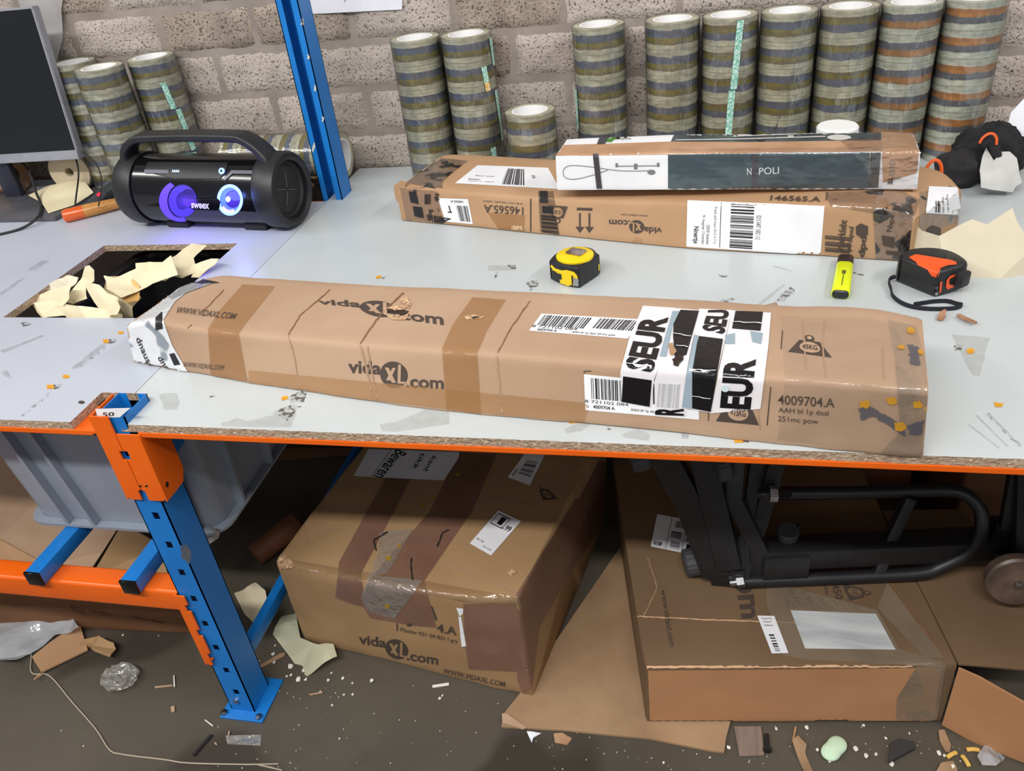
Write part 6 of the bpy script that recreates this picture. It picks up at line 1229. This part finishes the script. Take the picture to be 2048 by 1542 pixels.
bm = BM(); p = Zp(500, 1160, .012); cyl(bm, (p.x-.01, p.y+.06, .03), (p.x+.06, p.y+.16, .05), .028, 20); tag(obj('brown_tube', bm, pm('reddish_tube', (136, 84, 54), (118, 72, 46), scale=9, rough=.6)), 'reddish brown tube end on the floor behind the blue post', 'tube')
# open carton with raised flaps seen through the rack at the left
oc = thing('open_carton', 'open tan carton with raised flaps behind the lower orange beam at the left', 'carton', (-.45, .3, 0))
Lc = lambda x, y: (x/3.083, 850+y/3.083)
def osheet(name, pts, mat, **k):
    return sheet(name, [Yp(*Lc(x, y), yy) for x, y, yy in pts], mat, oc, th=.004, maxlen=.05, nrm=.0008, **k)
osheet('flap', [(-60, 60, .38), (40, 60, .38), (150, 300, .37), (245, 460, .355), (760, 590, .33), (640, 780, .30), (525, 955, .262), (300, 862, .295), (0, 700, .335), (-90, 690, .35)], M_card)
osheet('flap', [(-90, 695, .345), (0, 703, .33), (300, 866, .29), (520, 960, .258), (520, 1000, .235), (200, 985, .25), (-90, 940, .27)], M_card2)
osheet('side_panel', [(760, 600, .33), (1000, 740, .33), (1060, 1020, .245), (560, 985, .25), (560, 940, .262)], M_card3)
bm = BM(); a0 = Zp(55, 1190, .0); a1 = Zp(395, 1255, .001); 
lf = Zp(-40, 1250, .001); rt = Zp(392, 1268, .001)
bm = BM(); dd = (rt-lf).normalized(); nb3 = Vector((-dd.y, dd.x, 0)); loft_box(bm, [(lf, lf+Vector((0, 0, .075)), lf+Vector((0, 0, .075))+nb3*.04, lf+nb3*.04), (rt, rt+Vector((0, 0, .062)), rt+Vector((0, 0, .062))+nb3*.04, rt+nb3*.04)], rows=12, r=.004, ns=6, amp=.0015, seed=5, zmin=.0006)
o = obj('flat_box', bm, M_carddk); tag(o, 'flat dark brown box on the floor under the lower orange beam', 'box'); s8 = Surf(o)
for s_, a_, b_, u_ in (('FRAGILE', (142, 1222), (170, 1228), (0, -12)), ('Handle with care', (180, 1222), (222, 1232), (0, -6)), ('Made in Poland', (266, 1236), (330, 1248), (0, -6))):
    S = Shape(); tline(S, s_, a_, b_, u_); lay('printed_text', S, s8, pm('dark_red_print', (84, 44, 36), rough=.7), o, .0008)
# green rail at the far right
bm = BM(); sweep(bm, [Zp(1985, 1290, .04), Zp(2080, 1235, .04)], rrect(.016, .03, .004, 2)); sweep(bm, [Zp(1992, 1268, .085), Zp(2080, 1215, .085)], rrect(.012, .012, .003, 2)); tag(obj('green_rail', bm, pm('pale_green_paint', (130, 160, 146), (110, 140, 128), scale=8, rough=.4)), 'pale green metal rail on the floor at the right edge', 'rail')
# ------------------------------------------------------------------ litter on the floor
def bit(name, pts, mat, lbl, cat='scrap', z=.002, **k):
    k.setdefault('th', .0015); k.setdefault('fold', .15); k.setdefault('maxlen', .012); return tag(sheet(name, [Zp(x, y, z) for x, y in pts], mat, **k), lbl, cat)
b2 = lambda *p: [(x/2.926, 1150+y/2.926) for x, y in p]
M_poly = film('crumpled_polythene', (214, 218, 224), .45, .14, .8, 16, (1, 1, 1), .12)
def raised(pts, h, seed): R = random.Random(seed); return [Zp(x, y, .004+h*R.random()) for x, y in pts]
tag(sheet('plastic_bag', raised(b2((-40, 150), (60, 140), (250, 190), (390, 200), (480, 330), (330, 360), (180, 470), (30, 495), (-40, 490)), .04, 3), M_poly, th=.0006, fold=.05, nfold=12, seed=6, maxlen=.010, nrm=.010, smooth=True, nsc=22), 'crumpled clear plastic bag on the floor at the left edge', 'plastic bag')
bit('cardboard_scrap', b2((190, 485), (300, 400), (470, 290), (515, 440), (245, 575)), M_card2, 'tan cardboard scrap lying beside the clear plastic bag', 'cardboard scrap', z=.006, th=.004, fold=.02)
tag(sheet('cardboard_scrap', raised(b2((430, 400), (470, 370), (560, 350), (630, 390), (635, 430), (590, 475), (520, 420)), .035, 5), M_card3, th=.003, fold=.3, seed=7, maxlen=.008), 'torn folded brown cardboard scrap right of the plastic bag', 'cardboard scrap')
tag(sheet('cardboard_scrap', raised(b2((195, 610), (235, 572), (250, 578), (210, 608)), .012, 6), M_card2, th=.003, maxlen=.008), 'tiny cardboard corner below the tan scrap', 'cardboard scrap')
bm = BM(); bmesh.ops.create_icosphere(bm, subdivisions=4, radius=1); c0 = Zp(245, 1362, 0)
for v in bm.verts: p = v.co.copy(); k = 1+.35*abs(nz3(p, 2.2, 4))-.25*abs(nz3(p, 4.5, 8)); v.co = c0+Vector((p.x*.038*k, p.y*.032*k, max(.0006, (p.z+.8)*.017*k)))
tag(obj('tape_ball', bm, M_filmcr, smooth=False), 'crumpled ball of clear tape on the floor left of the post foot', 'tape ball')
cable2 = smooth_path([Zp(x, y, .003) for x, y in b2((0, 30), (60, 120), (120, 260), (180, 440), (185, 570), (290, 590), (420, 740), (560, 900), (640, 1020), (720, 1050), (960, 1080), (1100, 1100), (1400, 1108), (1500, 1108))], 8)
bm = BM(); sweep(bm, cable2, circ(.0014, 6)); tag(obj('string', bm, M_string), 'long pale string curving across the floor at the lower left', 'string')
for i, (p0, p1) in enumerate((((1500, 1108), (1630, 1105)), ((1500, 1108), (1650, 1142)), ((1500, 1108), (1600, 1128)))):
    bm = BM(); sweep(bm, [Zp(*b2(p0)[0], .003), Zp(*b2(p1)[0], .002)], circ(.0012, 5)); tag(obj('string_strand', bm, M_string), ('upper', 'lower', 'middle')[i]+' frayed strand at the right end of the pale string', 'string')
bm = BM(); sweep(bm, [Zp(*q, .004) for q in b2((1132, 1056), (1180, 1000), (1238, 935))], circ(.0028, 8)); tag(obj('black_stick', bm, M_black), 'thin dark stick on the floor below the post foot', 'stick')
splint = (((905, 655), (1010, 645), (1012, 652), (910, 664)), ((1016, 590), (1022, 590), (1026, 655), (1018, 656)), ((1196, 850), (1205, 850), (1250, 884), (1242, 887)), ((1340, 915), (1347, 917), (1338, 953), (1332, 952)), ((1254, 982), (1266, 984), (1275, 998), (1260, 994)), ((1000, 775), (1022, 768), (1024, 800), (1004, 806)), ((1810, 700), (1890, 685), (1890, 692), (1815, 706)))
spl = ['long pale wood splinter left of the blue post foot', 'upright pale splinter crossing the long one left of the post', 'short splinter just below the post foot', 'white sliver standing below the post foot', 'tiny white sliver left of the white standing one', 'small tan flake left of the post foot', 'thin tan sliver right of the post foot']
for q, l in zip(splint, spl): bit('splinter', b2(*q), M_card if 'wood' in l or 'tan' in l else M_crumb, l, 'splinter', th=.002, fold=0)
# papers behind the blue brace
bit('paper_scrap', b2((1382, 135), (1500, 55), (1565, 120), (1575, 180), (1530, 260), (1490, 280), (1430, 225)), M_cream, 'cream paper scrap leaning behind the blue post', 'paper scrap', z=.03, fold=.25, seed=8, th=.0008)
bit('crumpled_paper', b2((1590, 330), (1690, 110), (1730, 220), (1760, 370), (1870, 425), (1960, 430), (1980, 500), (1790, 575), (1720, 500)), pm('pale_green_paper', (206, 206, 176), (190, 190, 160), scale=8, rough=.65), 'long pale crumpled paper beside the left corner of the planter carton', 'paper', z=.014, fold=.22, seed=9, th=.0008, nfold=9)
bit('cardboard_strip', b2((1480, 555), (1640, 460), (1670, 455), (1665, 475), (1500, 560)), M_cardgr, 'grey brown card strip on the floor under the pale paper', 'cardboard', fold=0)
# foam crumbs
R = random.Random(12); crumbs = [(1345, 220, 8), (1425, 310, 7), (720, 353, 5), (930, 357, 4), (1610, 415, 5), (1600, 465, 9), (1605, 515, 7), (1700, 540, 12), (1750, 615, 11), (1790, 615, 7), (1680, 595, 6), (1705, 588, 6), (1940, 577, 5), (2008, 607, 7), (1945, 765, 5), (1965, 692, 4), (1750, 880, 3), (1988, 960, 4), (360, 912, 3), (490, 1003, 3), (1520, 505, 3)]
crumbs = [(*b2((x, y))[0], r/2.926) for x, y, r in crumbs]
qb = lambda x, y: (1000+x/1.954, 1250+y/1.954)
crumbs += [(*qb(x, y), r/1.954) for x, y, r in ((675, 410, 5), (1200, 405, 6), (1390, 487, 7), (1430, 513, 6), (1468, 508, 5), (1287, 532, 5), (1530, 547, 6), (1540, 470, 4), (1715, 505, 6), (1735, 512, 4), (1508, 445, 4), (1080, 408, 4), (893, 482, 5), (1240, 490, 4), (430, 385, 3), (820, 520, 3), (640, 540, 3), (1600, 425, 3), (1420, 395, 4), (1770, 555, 5), (1900, 540, 5))]
crumbs += [(583, 1335, 2.5), (607, 1342, 3), (657, 1362, 2.5), (688, 1390, 2), (706, 1390, 2), (744, 1363, 3), (705, 1367, 2), (880, 1398, 2.5), (640, 1385, 2), (885, 1392, 1.6)]
bm = BM()
for x, y, r in crumbs:
    for k in range(1):
        t = bmesh.new(); bmesh.ops.create_icosphere(t, subdivisions=1, radius=1); c = Zp(x, y, 0); s = r/1050*1.3
        for v in t.verts: kk = R.uniform(.7, 1.3); v.co = Vector((v.co.x*s*kk*1.1, v.co.y*s*kk*1.3, (v.co.z*.6+.6)*s*kk+.0004))+c
        join(bm, t)
for k in range(260):
    x = R.uniform(420, 2000); y = R.uniform(1340, 1540)
    if x < 1000 and R.random() < .6: continue
    t = bmesh.new(); bmesh.ops.create_icosphere(t, subdivisions=1, radius=1); c = Zp(x, y, 0); s = R.uniform(.0004, .0012)
    for v in t.verts: v.co = Vector((v.co.x*s, v.co.y*s*1.4, (v.co.z+1)*s*.6+.0003))+c
    join(bm, t)
o = obj('foam_crumbs', bm, M_crumb); tag(o, 'white foam crumbs and dust scattered over the concrete floor', 'crumbs', kind='stuff')
qq = lambda *p: [qb(*q) for q in p]
bm = BM(); sweep(bm, [Zp(865, 1373, .003), Zp(898, 1368, .003)], rrect(.006, .004, .001, 1)); tag(obj('foam_sliver', bm, M_crumb), 'white foam sliver on the floor before the planter carton', 'foam piece')
# things along the bottom right
bm = BM(); bmesh.ops.create_icosphere(bm, subdivisions=4, radius=1); c0 = Zp(1667, 1502, 0)
for v in bm.verts:
    p = v.co; a = math.atan2(p.y, p.x)-.9; k = 1+.28*math.cos(2*a); v.co = c0+Vector((p.x*.0215*k, p.y*.0215*k, (max(p.z, -.8)+.8)*.009+.0006))
tag(obj('packing_peanut', bm, pm('mint_foam', (204, 232, 202), (196, 224, 194), scale=30, rough=.8)), 'mint green foam packing peanut on the floor at the lower right', 'foam piece')
bit('dark_wedge', qq((1518, 545), (1525, 470), (1560, 452), (1615, 465), (1618, 490)), pm('charcoal_rubber', (52, 50, 50), rough=.7), 'dark grey wedge of rubber right of the green foam peanut', 'rubber piece', th=.008, fold=0)
bit('cardboard_scrap', qq((1140, 462), (1160, 445), (1195, 470), (1190, 500), (1225, 580), (1190, 580), (1150, 490)), M_cardgr, 'curled tan cardboard strip below the flat carton, left of the green foam', 'cardboard scrap', th=.003)
bit('cardboard_scrap', qq((1140, 458), (1150, 400), (1158, 402), (1145, 460)), M_card2, 'thin tan splinter against the front of the flat carton', 'cardboard scrap', th=.002)
bit('cardboard_scrap', qq((915, 400), (1020, 400), (1032, 512), (935, 515)), pm('grey_ridged_card', (136, 118, 108), (120, 102, 92), scale=3, rough=.8, stretch=(40, 1, 1)), 'square grey corrugated piece at the right corner of the cardboard sheet', 'cardboard scrap', th=.003, fold=0)
bm = BM(); sweep(bm, [Zp(*qb(1042, 428), .004), Zp(*qb(1044, 478), .004)], circ(.0042, 8)); lathe(bm, Zp(*qb(1044, 482), .006), (0, -1, 0), [(0, .001), (0, .0075), (.006, .0075), (.006, .001)], 12); tag(obj('screw', bm, M_black), 'black screw on the floor beside the grey corrugated piece', 'screw')
bit('cardboard_scrap', qq((1712, 415), (1735, 412), (1762, 470), (1757, 500), (1740, 495), (1718, 455)), M_cardgr, 'pointed pale cardboard scrap below the side flap of the flat carton', 'cardboard scrap', th=.002, fold=.05)
for q, l in (((1765, 508), 'yellow foam chip right of the dark wedge'), ((1848, 488), 'yellow foam chip nearest the clear plastic scrap'), ((1820, 532), 'lowest yellow foam chip at the lower right')):
    x, y = qb(*q); a = {1765: .6, 1848: .1, 1820: 1.9}[q[0]]; c = Zp(x, y, .004); bm = BM(); d = Vector((math.cos(a), math.sin(a), 0))*.010; sweep(bm, smooth_path([c-d, c+Vector((0, 0, .002)), c+d], 4), rrect(.007, .005, .002, 2)); tag(obj('foam_chip', bm, pm('yellow_foam', (226, 184, 92), rough=.8)), l, 'foam piece')
tag(sheet('plastic_scrap', raised(qq((1868, 505), (1895, 465), (1940, 478), (1978, 510), (1965, 530), (1940, 545), (1890, 535)), .016, 9), M_poly, th=.0008, fold=.3, seed=5, maxlen=.006), 'crumpled clear plastic scrap at the lower right corner', 'plastic scrap')
bit('cardboard_scrap', qq((8, 350), (30, 352), (105, 400), (90, 408), (10, 385)), M_card, 'torn pale strip at the left corner of the flattened cardboard sheet', 'cardboard scrap', z=.0085, th=.002, fold=.05)
bit('paper_scrap', qq((105, 420), (160, 420), (130, 440), (125, 462)), M_paper, 'small white paper scrap below the flattened cardboard sheet', 'paper scrap')
bit('cardboard_scrap', qq((210, 430), (245, 425), (280, 440), (262, 468), (215, 460)), M_card2, 'small tan torn card below the flattened cardboard sheet', 'cardboard scrap')
bit('cardboard_scrap', qq((1705, 571), (1720, 545), (1770, 530), (1790, 560), (1770, 590), (1720, 590)), M_cardgr, 'tan paper flake at the bottom edge near the yellow chips', 'cardboard scrap')
bit('tape_remnant', b2((1320, 940), (1530, 935), (1525, 1000), (1330, 990)), M_filmcr, 'piece of clear tape stuck on the floor below the post foot', 'tape', z=.001, th=.0005, fold=0)
